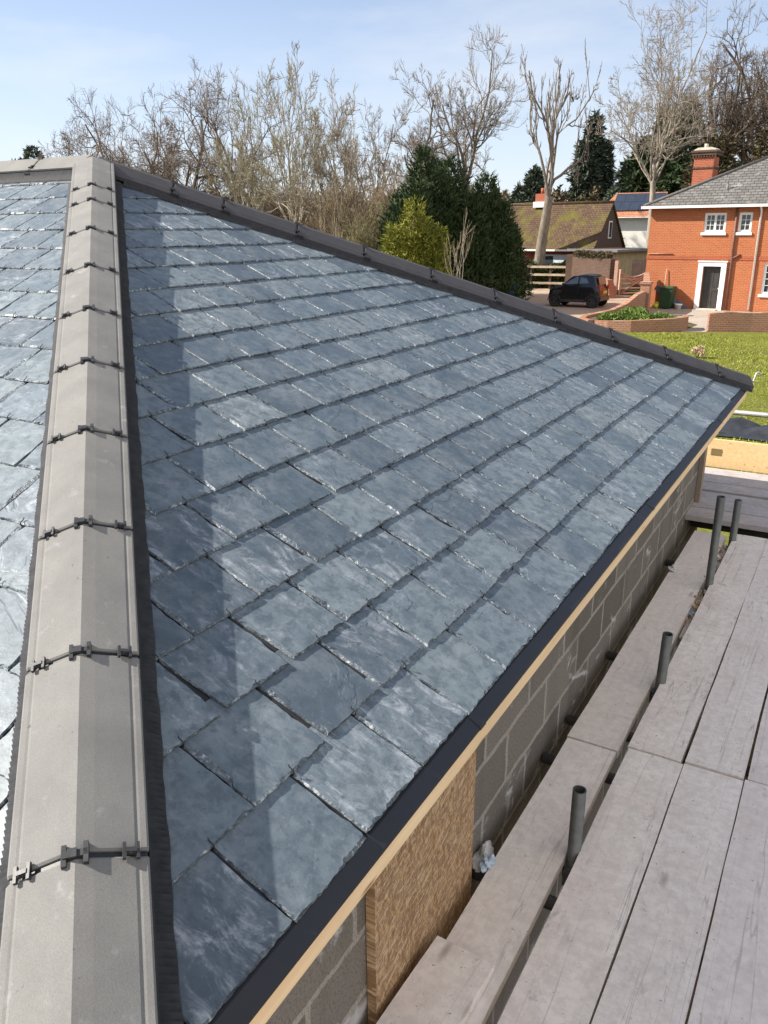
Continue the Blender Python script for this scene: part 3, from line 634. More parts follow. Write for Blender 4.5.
for x, lab in ((-3.2, 'upright tube carrying the left end of the guard tube'), (3.0, 'upright tube carrying the right end of the guard tube')):
    pole(lab, [(x, 7.90, 0), (x, 7.90, 2.3)])

# debris
rr = random.Random(4); bm = bmesh.new()
for _ in range(130):
    y = rr.uniform(4.45, 5.75); x = -.575 + rr.uniform(-.022, .03); z = Zb - .075 + rr.uniform(0, .06); s = rr.uniform(.006, .018)
    Mx = Matrix.Translation((x, y, z)) @ Matrix.Rotation(rr.uniform(0, 6), 4, (rr.random() - .5, rr.random() - .5, rr.random()))
    box(bm, -s, s, -s * .5, s * .5, -.003, .003, rr.choice((0, 0, 1)), Mx)
tag(bm_obj('wood_chips', bm, [M['chips'], M['mortar']]), 'pale wood chips and crumbs lodged in the slot between boards', 'debris', kind='stuff')
bm = bmesh.new(); box(bm, -.59, -.555, 4.3, 5.9, Zb - .085, Zb - .076); tag(bm_obj('ply_offcut', bm, M['board']), 'thin timber strip under the chips in the slot', 'offcut')
def crumple(name, label, cat, loc, s, mat, seed):
    rr = random.Random(seed); bm = bmesh.new(); bmesh.ops.create_icosphere(bm, subdivisions=3, radius=1)
    ph = [(rr.uniform(2, 6), rr.uniform(2, 6), rr.uniform(2, 6), rr.uniform(0, 6)) for _ in range(5)]
    for v in bm.verts:
        k = 1 + .16 * sum(math.sin(a * v.co.x + b * v.co.y + c * v.co.z + d) for a, b, c, d in ph) + rr.uniform(-.08, .08)
        v.co = Vector((v.co.x * s[0] * k, v.co.y * s[1] * k, max(v.co.z, -.6) * s[2] * k))
    o = bm_obj(name, bm, mat); o.location = loc; return tag(o, label, cat)
crumple('crumpled_wrapper', 'pale blue crumpled wrapper between the wall and the near board', 'litter', (-.826, 2.13, Zb - .016), (.019, .030, .017), M['foil'], 2)
crumple('crumpled_wrapper', 'small grey crumpled scrap on the far wall-side board', 'litter', (-.80, 5.15, Zb - .022), (.022, .055, .012), M['mortar'], 3)
crumple('blue_scrap', 'flat light blue scrap in the slot near the tall tube', 'litter', (-.572, 4.58, Zb - .045), (.016, .03, .008), M['foil'], 5)
crumple('mortar_lump', 'grey lump of mortar at the foot of the wall beside the chipboard', 'mortar', (-.872, 2.19, Zb - .06), (.026, .07, .03), M['mortar'], 6)

# black sheeting on the lawn
def sheeting():
    rr = random.Random(9); nx, ny = 46, 16; vs, fs = [], []
    for j in range(ny + 1):
        for i in range(nx + 1):
            u, v = i / nx, j / ny; x = -5 + 12 * u; y = 15.1 + 1.1 * v + .12 * math.sin(u * 9) + .12 * math.sin(u * 23 + 1)
            edge = min(v, 1 - v, .25) * 4
            z = .03 + edge * (.09 + .07 * math.sin(u * 37 + v * 6) + .05 * math.sin(u * 71 - v * 9) + rr.uniform(-.03, .03))
            vs.append((x, y, max(z, .02)))
    for j in range(ny):
        for i in range(nx): q = j * (nx + 1) + i; fs.append((q, q + 1, q + nx + 2, q + nx + 1))
    o = mesh_obj('plastic_sheeting', vs, np.array(fs), M['tarp'], smooth=True)
    tag(o, 'crumpled black plastic sheeting spread on the lawn behind the toe board', 'sheeting')
sheeting()

# ------------------------------------------------------------------ brick house
HX, HY = -9.15, 40.48; HR = math.atan2(-.1, .995)
def local(o, parent): o.parent = parent; return o
house = thing('brick_house', 'orange brick two storey house with a grey slate roof and white windows, at the right', 'house', (HX, HY, 0), HR)
HW, HD, HZ = 10.5, 8.2, 4.48
def wall_open(bm, x0, x1, z0, z1, holes, y, th, mat=0):
    """front wall in the plane y with rectangular openings, built from boxes butted end to end"""
    xs = sorted({x0, x1, *[h[0] for h in holes], *[h[1] for h in holes]})
    for a, b in zip(xs[:-1], xs[1:]):
        hs = sorted([h for h in holes if h[0] <= a + 1e-6 and h[1] >= b - 1e-6], key=lambda h: h[2]); z = z0
        for h in hs:
            if h[2] > z + 1e-4: box(bm, a, b, y, y + th, z, h[2], mat)
            z = h[3]
        if z < z1 - 1e-4: box(bm, a, b, y, y + th, z, z1, mat)
holes = [(2.43, 3.37, 3.37, 4.19), (3.89, 4.45, 3.37, 4.19), (5.20, 6.25, .78, 2.08), (2.64, 3.42, 0, 1.92), (6.6, 7.6, 3.37, 4.19)]
bm = bmesh.new(); wall_open(bm, 0, HW, 0, HZ, holes, 0, .24); box(bm, 0, .24, .24, HD, 0, HZ); box(bm, HW - .24, HW, .24, HD, 0, HZ); box(bm, .24, HW - .24, HD - .24, HD, 0, HZ)
bm_obj('wall', bm, M['brick'], house)
bm = bmesh.new(); wall_open(bm, -.02, HW + .02, 2.20, 2.36, [], -.022, .0195); bm_obj('brick_band', bm, M['brick_band'], house)
# roof
ov = .28; zr = 6.72; hd = HD / 2
def roof_solid(name, pts_low, ridge, th, mat, parent):
    bm = bmesh.new(); lo = [bm.verts.new(p) for p in pts_low]; rg = [bm.verts.new(p) for p in ridge]; lb = [bm.verts.new((p[0], p[1], p[2] - th)) for p in pts_low]
    bm.faces.new((lo[0], lo[1], rg[1], rg[0])); bm.faces.new((lo[1], lo[2], rg[1])); bm.faces.new((lo[2], lo[3], rg[0], rg[1])); bm.faces.new((lo[3], lo[0], rg[0]))
    bm.faces.new(lb)
    for i in range(4): bm.faces.new((lo[i], lb[i], lb[(i + 1) % 4], lo[(i + 1) % 4]))
    return bm_obj(name, bm, mat, parent)
hr = roof_solid('roof', [(-ov, -ov, HZ + .04), (HW + ov, -ov, HZ + .04), (HW + ov, HD + ov, HZ + .04), (-ov, HD + ov, HZ + .04)], [(hd, hd, zr), (HW - hd, hd, zr)], .04, M['house_roof'], house)
bm = bmesh.new()
for a, b in (((-ov, -ov, HZ + .05), (hd, hd, zr + .01)), ((-ov, HD + ov, HZ + .05), (hd, hd, zr + .01)), ((hd, hd, zr + .01), (HW - hd, hd, zr + .01)), ((HW + ov, -ov, HZ + .05), (HW - hd, hd, zr + .01))):
    tube(bm, [a, b], .085, 8)
bm_obj('ridge_tiles', bm, M['hip_tile'], hr)
bm = bmesh.new(); box(bm, -.33, HW + .33, -.37, -.285, HZ - .07, HZ + .035); box(bm, -.37, -.285, -.37, HD + .3, HZ - .07, HZ + .035); bm_obj('gutter', bm, M['white'], house, bevel=.012)
# chimney
ch = bm = bmesh.new(); cx0, cx1, cy0, cy1 = .80, 1.72, 3.0, 3.9
box(bm, cx0, cx1, cy0, cy1, 5.0, 6.72); bmc = bm_obj('chimney', bm, M['brick_chim'], hr)
bm = bmesh.new(); box(bm, cx0 - .04, cx1 + .04, cy0 - .04, cy1 + .04, 6.22, 6.29)
for i in range(9):
    x = cx0 - .06 + i * .125; box(bm, x, x + .07, cy0 - .08, cy0 - .002, 6.722, 6.80)
for i in range(9):
    y = cy0 + i * .11; box(bm, cx0 - .08, cx0 - .002, y, y + .06, 6.722, 6.80)
box(bm, cx0 - .10, cx1 + .10, cy0 - .10, cy1 + .10, 6.802, 6.92); box(bm, cx0 - .14, cx1 + .14, cy0 - .14, cy1 + .14, 6.922, 7.02); bm_obj('chimney_crown', bm, M['brick_dark'], bmc)
bm = bmesh.new()
prism(bm, [(cx0 - .08, 7.022), (cx1 + .08, 7.022), (cx1 - .15, 7.14), (cx0 + .15, 7.14)], 1, cy0 - .05, cy1 + .05)
bm_obj('chimney_flaunching', bm, M['stone'], bmc)
bm = bmesh.new(); tube(bm, [(1.2, 3.4, 7.10), (1.2, 3.4, 7.28), (1.2, 3.4, 7.32)], [.11, .09, .10], 10); bm_obj('chimney_pot', bm, M['stone'], bmc)
# windows
def window(x0, x1, z0, z1, leaves, cols, rows, arch=True):
    y = .09; bm = bmesh.new(); f = .055
    box(bm, x0, x0 + f, y - .05, y + .04, z0, z1); box(bm, x1 - f, x1, y - .05, y + .04, z0, z1); box(bm, x0 + f, x1 - f, y - .05, y + .04, z0, z0 + f); box(bm, x0 + f, x1 - f, y - .05, y + .04, z1 - f, z1)
    w = bm_obj('window', bm, M['white'], house)
    bm = bmesh.new(); lw = (x1 - x0 - 2 * f) / leaves
    for k in range(leaves):
        a = x0 + f + k * lw + .001; b = a + lw - .002; g = .045; zz0, zz1 = z0 + f + .001, z1 - f - .001
        box(bm, a, a + g, y - .035, y + .02, zz0, zz1); box(bm, b - g, b, y - .035, y + .02, zz0, zz1); box(bm, a + g, b - g, y - .035, y + .02, zz0, zz0 + g); box(bm, a + g, b - g, y - .035, y + .02, zz1 - g, zz1)
        for c in range(1, cols): x = a + g + (b - a - 2 * g) * c / cols; box(bm, x - .010, x + .010, y - .03, y + .012, zz0 + g, zz1 - g)
        for r0 in range(1, rows):
            z = zz0 + g + (zz1 - zz0 - 2 * g) * r0 / rows
            for c in range(cols): xa = a + g + (b - a - 2 * g) * c / cols + .0105; xb = a + g + (b - a - 2 * g) * (c + 1) / cols - .0105; box(bm, xa, xb, y - .028, y + .010, z - .009, z + .009)
    bm_obj('casement', bm, M['white'], w)
    bm = bmesh.new(); box(bm, x0 + f, x1 - f, y + .022, y + .030, z0 + f, z1 - f); bm_obj('pane', bm, M['glass'], w)
    bm = bmesh.new(); box(bm, x0 - .08, x1 + .06, -.07, .05, z0 - .115, z0 - .002); bm_obj('sill', bm, M['white'], w, bevel=.01)
window(2.43, 3.37, 3.37, 4.19, 2, 2, 3); window(3.89, 4.45, 3.37, 4.19, 1, 2, 3); window(5.20, 6.25, .78, 2.08, 2, 2, 4); window(6.6, 7.6, 3.37, 4.19, 2, 2, 3)
# door and its white surround
bm = bmesh.new(); box(bm, 2.42, 2.638, -.07, .10, 0, 2.10); box(bm, 3.422, 3.64, -.07, .10, 0, 2.10); box(bm, 2.638, 3.422, -.07, .10, 1.922, 2.10); box(bm, 2.38, 3.68, -.10, -.001, 2.102, 2.16); bm_obj('door_surround', bm, M['white'], house, bevel=.008)
bm = bmesh.new(); box(bm, 2.64, 3.42, .13, .17, .02, 1.92)
for a, b, c, d in ((2.72, 2.99, 1.02, 1.82), (3.07, 3.34, 1.02, 1.82), (2.72, 2.99, .14, .86), (3.07, 3.34, .14, .86)):
    box(bm, a, b, .118, .1295, c, c + .025); box(bm, a, b, .118, .1295, d - .025, d); box(bm, a, a + .025, .118, .1295, c + .026, d - .026); box(bm, b - .025, b, .118, .1295, c + .026, d - .026)
dr = bm_obj('door', bm, M['blackpaint'], house)
bm = bmesh.new(); bmesh.ops.create_uvsphere(bm, u_segments=10, v_segments=8, radius=.03); bmesh.ops.translate(bm, verts=bm.verts, vec=(3.36, .105, .95)); bm_obj('handle', bm, M['galv'], dr)
bm = bmesh.new(); box(bm, 2.60, 3.46, -.35, .10, .013, .06); bm_obj('doorstep', bm, M['stone'], house)
# pipes
bm = bmesh.new(); tube(bm, [(3.79, -.06, HZ - .04), (3.80, -.06, 2.5), (3.83, -.06, 2.2), (3.84, -.06, .05)], .045, 8); tube(bm, [(4.16, .02, 2.42), (4.12, -.055, 2.42), (3.85, -.065, 2.28)], .04, 8); tube(bm, [(3.66, -.05, 1.95), (3.66, -.05, .05)], .022, 6); bm_obj('soil_pipe', bm, simple('rust_brown_pipe', (.16, .07, .05), .6), house)
bm = bmesh.new(); tube(bm, [(4.79, -.30, HZ - .06), (4.79, -.06, HZ - .25), (4.80, -.06, .1)], .042, 8); bm_obj('downpipe', bm, M['white'], house)
bm = bmesh.new(); tube(bm, [(.05, -.035, 2.43), (1.2, -.035, 2.44)], .022, 6); bm_obj('wall_pipe', bm, simple('copper_pipe', (.30, .14, .08), .5), house)
bm = bmesh.new(); tube(bm, [(2.98, 1.05, 5.0), (2.98, 1.05, 5.42)], .055, 10); tube(bm, [(2.98, 1.05, 5.40), (2.98, 1.05, 5.65)], .03, 8); bm_obj('vent_pipe', bm, M['lead'], hr)
def Hw(x, y, z=0): return Vector((HX + x * math.cos(HR) - y * math.sin(HR), HY + x * math.sin(HR) + y * math.cos(HR), z))

# garden wall running out from the house corner, with a ramped top, a pier and a kerb sweeping round the drive
def wall_path(name, label, pts, th, mat, cap=None, group=None, cat='wall'):
    """pts: (x, y, ztop); a wall of even thickness along a path, its foot in the ground"""
    vs = [Vector(p) for p in pts]; bm = bmesh.new(); rings = []
    for i, p in enumerate(vs):
        a = vs[max(i - 1, 0)]; b = vs[min(i + 1, len(vs) - 1)]; d = Vector((b.x - a.x, b.y - a.y, 0)).normalized(); nn = Vector((-d.y, d.x, 0)) * th / 2
        rings.append([bm.verts.new(q) for q in ((p.x - nn.x, p.y - nn.y, -.1), (p.x + nn.x, p.y + nn.y, -.1), (p.x + nn.x, p.y + nn.y, p.z), (p.x - nn.x, p.y - nn.y, p.z))])
    for i in range(len(rings) - 1):
        for k in range(4): bm.faces.new((rings[i][k], rings[i][(k + 1) % 4], rings[i + 1][(k + 1) % 4], rings[i + 1][k]))
    bm.faces.new(rings[0]); bm.faces.new(rings[-1][::-1])
    o = bm_obj(name, bm, mat); tag(o, label, cat, group); return o
wall_path('garden_wall', 'sloping brick garden wall running out from the left corner of the brick house', [(-9.0, 40.2, 1.62), (-8.85, 39.4, 1.60), (-8.5, 38.0, 1.50), (-8.2, 36.7, 1.28)], .24, M['brick_wall'])
bm = bmesh.new(); box(bm, -.19, .19, -.19, .19, -.1, 1.32); box(bm, -.23, .23, -.23, .23, 1.322, 1.42)
o = tag(bm_obj('brick_pier', bm, M['brick_wall'], bevel=.01), 'stubby brick pier ending the sloping garden wall', 'pier'); o.location = (-8.12, 36.3, 0)
wall_path('drive_kerb', 'low brick kerb wall sweeping down from the pier along the drive', [(-8.15, 36.08, 1.05), (-8.3, 35.5, .95), (-8.55, 34.8, .62), (-8.9, 33.9, .42), (-9.25, 32.9, .36), (-9.4, 32.0, .34), (-9.25, 31.1, .34), (-8.75, 30.55, .34)], .22, M['brick_wall'])
wall_path('planter_wall', 'low curved brick wall fronting the green flower bed by the lawn', [(-8.5, 30.4, .34), (-8.0, 30.25, .36), (-7.2, 30.35, .40), (-6.5, 30.65, .44), (-5.95, 31.0, .47), (-5.62, 31.3, .50), (-5.56, 31.7, .50), (-5.7, 32.4, .48)], .22, M['brick_wall'])
sheet('bed_soil', [(-9.2, 32.0), (-8.6, 30.7), (-7.2, 30.5), (-6.0, 31.1), (-5.7, 32.4), (-6.4, 33.6), (-7.6, 34.6), (-8.5, 34.6)], .26, M['soil'])
wall_path('boundary_wall', 'low crumbling brick wall at the right edge of the lawn', [(-4.78, 31.85, .62), (-4.2, 32.05, .70), (-3.4, 32.35, .66), (-2.6, 32.6, .72), (-1.0, 33.1, .68), (4, 34.6, .7)], .3, M['brick_wall'])
wall_path('old_brick_wall', 'tall mottled old brick wall behind the car', [(-15.6, 49.9, 1.95), (-14.9, 49.25, 1.98), (-13.6, 48.0, 1.93), (-12.45, 46.95, 1.96)], .3, M['brick_dark'])
bm = bmesh.new(); box(bm, -.3, .3, -.3, .3, -.1, 2.08); o = tag(bm_obj('brick_pier', bm, M['brick_dark'], bevel=.02), 'square brick pier at the left end of the old wall behind the car', 'pier'); o.location = (-15.75, 50.05, 0)
bm = bmesh.new(); box(bm, -.22, .22, -.22, .22, -.1, 2.05); box(bm, -.26, .26, -.26, .26, 2.052, 2.14); o = tag(bm_obj('brick_pier', bm, M['brick_dark'], bevel=.02), 'slim red brick gate pier beside the dark conifer hedge and the bins', 'pier'); o.location = (-17.0, 44.8, 0)
bm = bmesh.new(); prism(bm, [(-1.1, -.1), (1.1, -.1), (.7, .95), (-.7, 1.02)], 1, -.18, .18); o = tag(bm_obj('wall_stub', bm, M['brick_wall'], bevel=.03), 'short pink brick wall stub beside the gate post', 'wall'); o.location = (-12.45, 45.3, 0); o.rotation_euler = (0, 0, -.75)

# gate, post and rail fence
gt = thing('field_gate', 'weathered pink timber gate with a sagging curved top and diagonal braces', 'gate', (-11.75, 46.0, 0), math.atan2(1.33, 1.21))
GL = 1.75
for k, (z, dip) in enumerate(((.16, 0), (.42, 0), (.68, .0), (.92, .02), (1.18, .16))):
    bm = bmesh.new(); pts = [(GL * q / 8, 0, z - dip * math.sin(math.pi * q / 8) + (.10 * (q / 8 - .5) ** 2 * 4 if k == 4 else 0)) for q in range(9)]
    tube(bm, pts, .055, 4); bm_obj('rail', bm, M['gate'], gt)
for x, hz_ in ((.03, 1.45), (GL - .03, 1.32)):
    bm = bmesh.new(); box(bm, x - .05, x + .05, -.05, .05, 0.05, hz_); bm_obj('stile', bm, M['gate'], gt, bevel=.01)
bm = bmesh.new(); tube(bm, [(.05, -.05, .15), (GL - .05, -.05, 1.1)], .045, 4); bm_obj('brace', bm, M['gate'], gt)
bm = bmesh.new(); tube(bm, [(.05, -.05, 1.15), (GL * .5, -.05, .75), (GL - .05, -.05, 1.2)], .045, 4); bm_obj('brace', bm, M['gate'], gt)
bm = bmesh.new(); prism(bm, [(-.09, -.09), (.09, -.09), (.09, .09), (-.09, .09)], 2, -.2, 1.9); bm_obj('gate_post', bm, M['gate'], bevel=.02).location = (-11.9, 45.75, 0)
tag(bpy.data.objects['gate_post'], 'grey timber post the pink gate hangs on', 'post')
fa, fb = Vector((-19.6, 49.9, 0)), Vector((-15.95, 50.35, 0)); fdv = fb - fa
fn = thing('rail_fence', 'pale three rail timber fence in front of the clipped hedge', 'fence', fa, math.atan2(fdv.y, fdv.x)); FL = fdv.length
for z in (.35, .85, 1.32):
    bm = bmesh.new(); box(bm, 0, FL, -.03, .03, z - .065, z + .065); bm_obj('rail', bm, M['fence'], fn, bevel=.012)
for q in range(4):
    bm = bmesh.new(); x = FL * q / 3; box(bm, x - .07, x + .07, .032, .15, -.1, 1.5); bm_obj('post', bm, M['timber_dark'] if q in (1, 2) else M['fence'], fn, bevel=.012)
bm = bmesh.new()
for i in range(14): x = i * .16; box(bm, x, x + .15, -.01, .01, 0, 1.55)
box(bm, 0, 2.24, .012, .05, .3, .4); box(bm, 0, 2.24, .012, .05, 1.15, 1.25)
o = tag(bm_obj('panel_fence', bm, M['timber_dark']), 'dark close boarded fence between the gate and the brick house', 'fence'); o.location = (-12.0, 49.5, .3); o.rotation_euler = (0, 0, .05)

# cottage with the mossy roof
ct = thing('mossy_cottage', 'low cottage with a steep mossy tiled roof and a dark gable, behind the fence', 'house', (-15.0, 51.87, 0), math.atan2(-.119, .992))
# local axes: +x along the eaves to the far right of the near eave line, the gable stands at x = 0
def cott_ax():
    return None
CL, CD = 10.5, 4.6
bm = bmesh.new(); box(bm, -CL, 0, 0, CD, 0, 2.42)
bm_obj('wall', bm, M['brick_chim'], ct)
bm = bmesh.new(); prism(bm, [(.0, 2.425), (CD, 2.425), (CD / 2, 5.0)], 0, -.10, .02); bm_obj('gable', bm, M['timber_dark'], ct)
bm = bmesh.new()
prism(bm, [(-.35, 2.36), (CD / 2, 5.12), (CD / 2, 5.0), (-.35, 2.24)], 0, -CL - .1, .12); prism(bm, [(CD + .35, 2.36), (CD / 2, 5.12), (CD / 2, 5.0), (CD + .35, 2.24)], 0, -CL - .1, .12)
cr_ = bm_obj('roof', bm, M['cott_roof'], ct)
bm = bmesh.new(); tube(bm, [(-CL - .1, CD / 2, 5.12), (.12, CD / 2, 5.12)], .10, 8); bm_obj('ridge_tiles', bm, M['cott_roof'], cr_)
bm = bmesh.new(); box(bm, -CL, .1, -.42, -.352, 2.21, 2.32); bm_obj('gutter', bm, M['white'], ct)
bm = bmesh.new(); box(bm, .022, .06, 2.0, 2.5, 2.95, 4.0); w_ = bm_obj('window', bm, M['white'], ct)
bm = bmesh.new(); box(bm, .061, .068, 2.06, 2.44, 3.02, 3.93); bm_obj('pane', bm, M['glass'], w_)
bm = bmesh.new(); box(bm, -3.9, -1.4, -.05, -.003, .1, 2.0); dd_ = bm_obj('glazed_door', bm, simple('pale_blue_paint', (.55, .62, .66), .5, .08, 4), ct)
bm = bmesh.new(); box(bm, -2.45, -2.0, -.062, -.051, .3, 1.5); box(bm, -3.7, -2.7, -.062, -.051, 1.0, 1.9); bm_obj('pane', bm, M['glass'], dd_)
bm = bmesh.new(); box(bm, -5.2, -4.5, 1.95, 2.6, 4.9, 5.75); cc_ = bm_obj('chimney', bm, M['brick_chim'], cr_)
bm = bmesh.new(); tube(bm, [(-4.85, 2.28, 5.75), (-4.85, 2.28, 6.1)], .12, 8); bm_obj('chimney_pot', bm, M['brick_chim'], cc_)
bm = bmesh.new(); prism(bm, [(-5.3, 4.9), (-4.4, 4.9), (-4.4, 5.25), (-5.3, 5.25)], 1, 1.85, 1.945); bm_obj('lead_flashing', bm, M['white'], cc_)

# flat roofed garage behind the old wall
gg = thing('flat_garage', 'small cream rendered garage with a flat felt roof beyond the old wall', 'garage', (-13.34, 50.78, 0), math.atan2(50.78 - 51.51, -13.34 + 16.22))
bm = bmesh.new(); box(bm, -2.95, 0, 0, 4.2, 0, 2.20); bm_obj('wall', bm, M['tan'], gg)
bm = bmesh.new(); box(bm, -2.94, -.02, -.03, -.002, 1.2, 2.20); bm_obj('front_panel', bm, M['cream'], gg)
bm = bmesh.new(); prism(bm, [(-3.2, 2.24), (.3, 2.21), (.3, 2.35), (-3.2, 2.38)], 1, -.35, 4.5); bm_obj('roof', bm, M['lead'], gg)

# white house with solar panels
wh = thing('white_house', 'far white rendered house with a terracotta roof covered in dark solar panels', 'house', (-20.9, 72.4, 0), math.atan2(.2, 4.3))
bm = bmesh.new(); box(bm, 0, 5.2, 0, 6, 0, 4.5); bm_obj('wall', bm, M['whitewall'], wh)
wr = roof_solid('roof', [(-.3, -.4, 4.45), (5.5, -.4, 4.45), (5.5, 6.4, 4.45), (-.3, 6.4, 4.45)], [(1.0, 2.6, 6.45), (5.2, 2.6, 6.45)], .06, M['terracotta'], wh)
nrm = Vector((0, -2.0, 3.0)).normalized(); tx = Vector((1, 0, 0)); tu = Vector((0, 3.0, 2.0)).normalized(); q0 = Vector((1.1, -.05, 4.45 + .35 / 1.5 * 1)) + nrm * .06
for r0 in range(2):
    for c0 in range(5):
        q = q0 + tx * (c0 * .82 - .30 * (1 - r0) * .6) + tu * (.35 + r0 * 1.28); Mx = Matrix(((tx.x, tu.x, nrm.x, q.x), (tx.y, tu.y, nrm.y, q.y), (tx.z, tu.z, nrm.z, q.z), (0, 0, 0, 1)))
        bm = bmesh.new(); box(bm, 0, .80, 0, 1.25, 0, .05, 0, Mx); bm_obj('solar_panel', bm, M['solar'], wr)
bm = bmesh.new(); tube(bm, [(.25, -.06, 4.4), (.25, -.06, .2)], .05, 6); tube(bm, [(4.9, -.06, 4.4), (4.9, -.06, .2)], .05, 6); bm_obj('downpipe', bm, M['lead'], wh)
bm = bmesh.new(); box(bm, -.4, 5.6, -.5, -.402, 4.36, 4.45); bm_obj('gutter', bm, M['white'], wh)

# ------------------------------------------------------------------ car
def build_car(loc, rz):
    car = thing('parked_car', 'small black two door city car parked on the gravel drive', 'car', loc, rz)
    Ln, Wd = 2.62, 1.52
    prof = [(-1.30, .34), (-1.31, .55), (-1.24, .78), (-1.12, .90), (-.72, 1.02), (-.50, 1.07), (-.10, 1.40), (.10, 1.49), (.45, 1.53), (.86, 1.50), (1.02, 1.44), (1.12, 1.05), (1.27, .84), (1.30, .58), (1.28, .34), (1.10, .24), (-1.12, .24)]
    bm = bmesh.new(); FS = (-1, -.94, -.7, -.25, .25, .7, .94, 1); K = len(FS); rings = []
    for i in range(K):
        f = FS[i]
        ring = []
        for x, z in prof:
            tumble = 0.0 if z < .95 else (z - .95) / .58 * .19
            y = f * (Wd / 2 - tumble); k = abs(f) ** 5
            ring.append(bm.verts.new((x * (1 - .05 * k), y, .30 + (z - .30) * (1 - .035 * k))))
        rings.append(ring)
    n = len(prof)
    for i in range(K - 1):
        for q in range(n): bm.faces.new((rings[i][q], rings[i][(q + 1) % n], rings[i + 1][(q + 1) % n], rings[i + 1][q]))
    bm.faces.new(rings[0]); bm.faces.new(rings[-1][::-1])
    cb_ = bm_obj('body', bm, M['carpaint'], car, smooth=True); sm_ = cb_.modifiers.new('round', 'SUBSURF'); sm_.levels = 2; sm_.render_levels = 2
    for sy in (-1, 1):
        def side(pts, name, mat, off=.012, th=.008):
            bm = bmesh.new(); A = []; B = []
            for x, z in pts:
                tumble = 0.0 if z < .95 else (z - .95) / .58 * .19
                y = sy * (Wd / 2 - tumble)
                A.append(bm.verts.new((x * .95, y - sy * .03, z * .965 + .010))); B.append(bm.verts.new((x * .95, y + sy * off, z * .965 + .010)))
            m_ = len(pts); bm.faces.new(A); bm.faces.new(B[::-1])
            for q in range(m_): bm.faces.new((A[q], A[(q + 1) % m_], B[(q + 1) % m_], B[q]))
            return bm_obj(name, bm, mat, car)
        side([(-.50, 1.09), (.18, 1.13), (.18, 1.44), (.08, 1.43), (-.14, 1.34)], 'side_window', M['carglass'])
        side([(.26, 1.13), (.74, 1.16), (.60, 1.38), (.28, 1.44)], 'quarter_window', M['carglass'])
        d = side([(-.56, .44), (.20, .40), (.22, 1.06), (-.54, 1.03)], 'door', M['carpaint'], .014)
        bm = bmesh.new(); box(bm, .02, .16, sy * (Wd / 2 + .015) - .012, sy * (Wd / 2 + .015) + .012, .92, .95); h = bm_obj('handle', bm, M['carpaint'], d, bevel=.004)
        bm = bmesh.new(); box(bm, -.60, .55, sy * (Wd / 2 - .01) - .03, sy * (Wd / 2 - .01) + .03, .25, .37); bm_obj('sill_trim', bm, M['rim'], car, bevel=.01)
        bm = bmesh.new(); bmesh.ops.create_uvsphere(bm, u_segments=12, v_segments=8, radius=1)
        for v in bm.verts: v.co = Vector((-.48 + v.co.x * .07, sy * (Wd / 2 + .10) + v.co.y * .09, 1.08 + v.co.z * .065))
        bm_obj('mirror', bm, M['carpaint'], car, smooth=True)
        for x in (-.92, .93):
            w = link(bpy.data.objects.new('wheel', None)); w.parent = car; w.location = (x, sy * (Wd / 2 - .085), .29)
            bm = bmesh.new(); ringp = []
            for a in range(28):
                t = 2 * math.pi * a / 28; row = []
                for rr_, yy in ((.20, -.085), (.275, -.085), (.29, -.06), (.29, .06), (.275, .085), (.20, .085)): row.append(bm.verts.new((math.cos(t) * rr_, yy, math.sin(t) * rr_)))
                ringp.append(row)
            for a in range(28):
                for k in range(6): bm.faces.new((ringp[a][k], ringp[a][(k + 1) % 6], ringp[(a + 1) % 28][(k + 1) % 6], ringp[(a + 1) % 28][k]))
            bm_obj('tyre', bm, M['tyre'], w, smooth=True)
            bm = bmesh.new()
            tube(bm, [(0, -.07, 0), (0, .07, 0)], .055, 12)
            for a in range(7):
                Mx = Matrix.Rotation(2 * math.pi * a / 7, 4, 'Y'); box(bm, -.022, .022, sy * .06 - .012, sy * .06 + .012, .04, .20, 0, Mx)
            tube(bm, [(0, sy * .045, 0), (0, sy * .02, 0)], .198, 24); bm_obj('rim', bm, M['rim'], w)
            bm = bmesh.new(); pts = [(x + math.cos(t) * .335, .29 + math.sin(t) * .335) for t in [math.pi * q / 12 for q in range(13)]] + [(x + math.cos(t) * .30, .29 + math.sin(t) * .30) for t in [math.pi * q / 12 for q in range(12, -1, -1)]]
            prism(bm, pts, 1, sy * (Wd / 2 + .018) - .03, sy * (Wd / 2 + .018) + .004); bm_obj('wheel_arch', bm, M['rim'], car)
        bm = bmesh.new(); box(bm, 1.19, 1.27, sy * .62 - .06, sy * .62 + .06, .82, 1.02); bm_obj('tail_lamp', bm, M['lamp_red'], car, bevel=.015)
        bm = bmesh.new(); box(bm, -1.23, -1.10, sy * .56 - .10, sy * .56 + .10, .70, .84); bm_obj('headlamp', bm, M['carglass'], car, bevel=.02)
    bm = bmesh.new(); prism(bm, [(1.065, 1.42), (1.075, 1.42), (1.165, 1.06), (1.135, 1.06)], 1, -.50, .50); bm_obj('rear_window', bm, M['carglass'], car)
    bm = bmesh.new(); prism(bm, [(-.52, 1.085), (-.135, 1.405), (-.15, 1.425), (-.545, 1.10)], 1, -.54, .54); bm_obj('windscreen', bm, M['carglass'], car)
    bm = bmesh.new(); box(bm, 1.285, 1.315, -.26, .26, .66, .77); bm_obj('number_plate', bm, M['plate'], car)
    bm = bmesh.new(); box(bm, 1.24, 1.315, -.66, .66, .33, .52); bm_obj('rear_bumper', bm, M['blackpaint'], car, bevel=.03)
    return car
build_car((-11.95, 39.3, .01), math.atan2(-.04, 1))

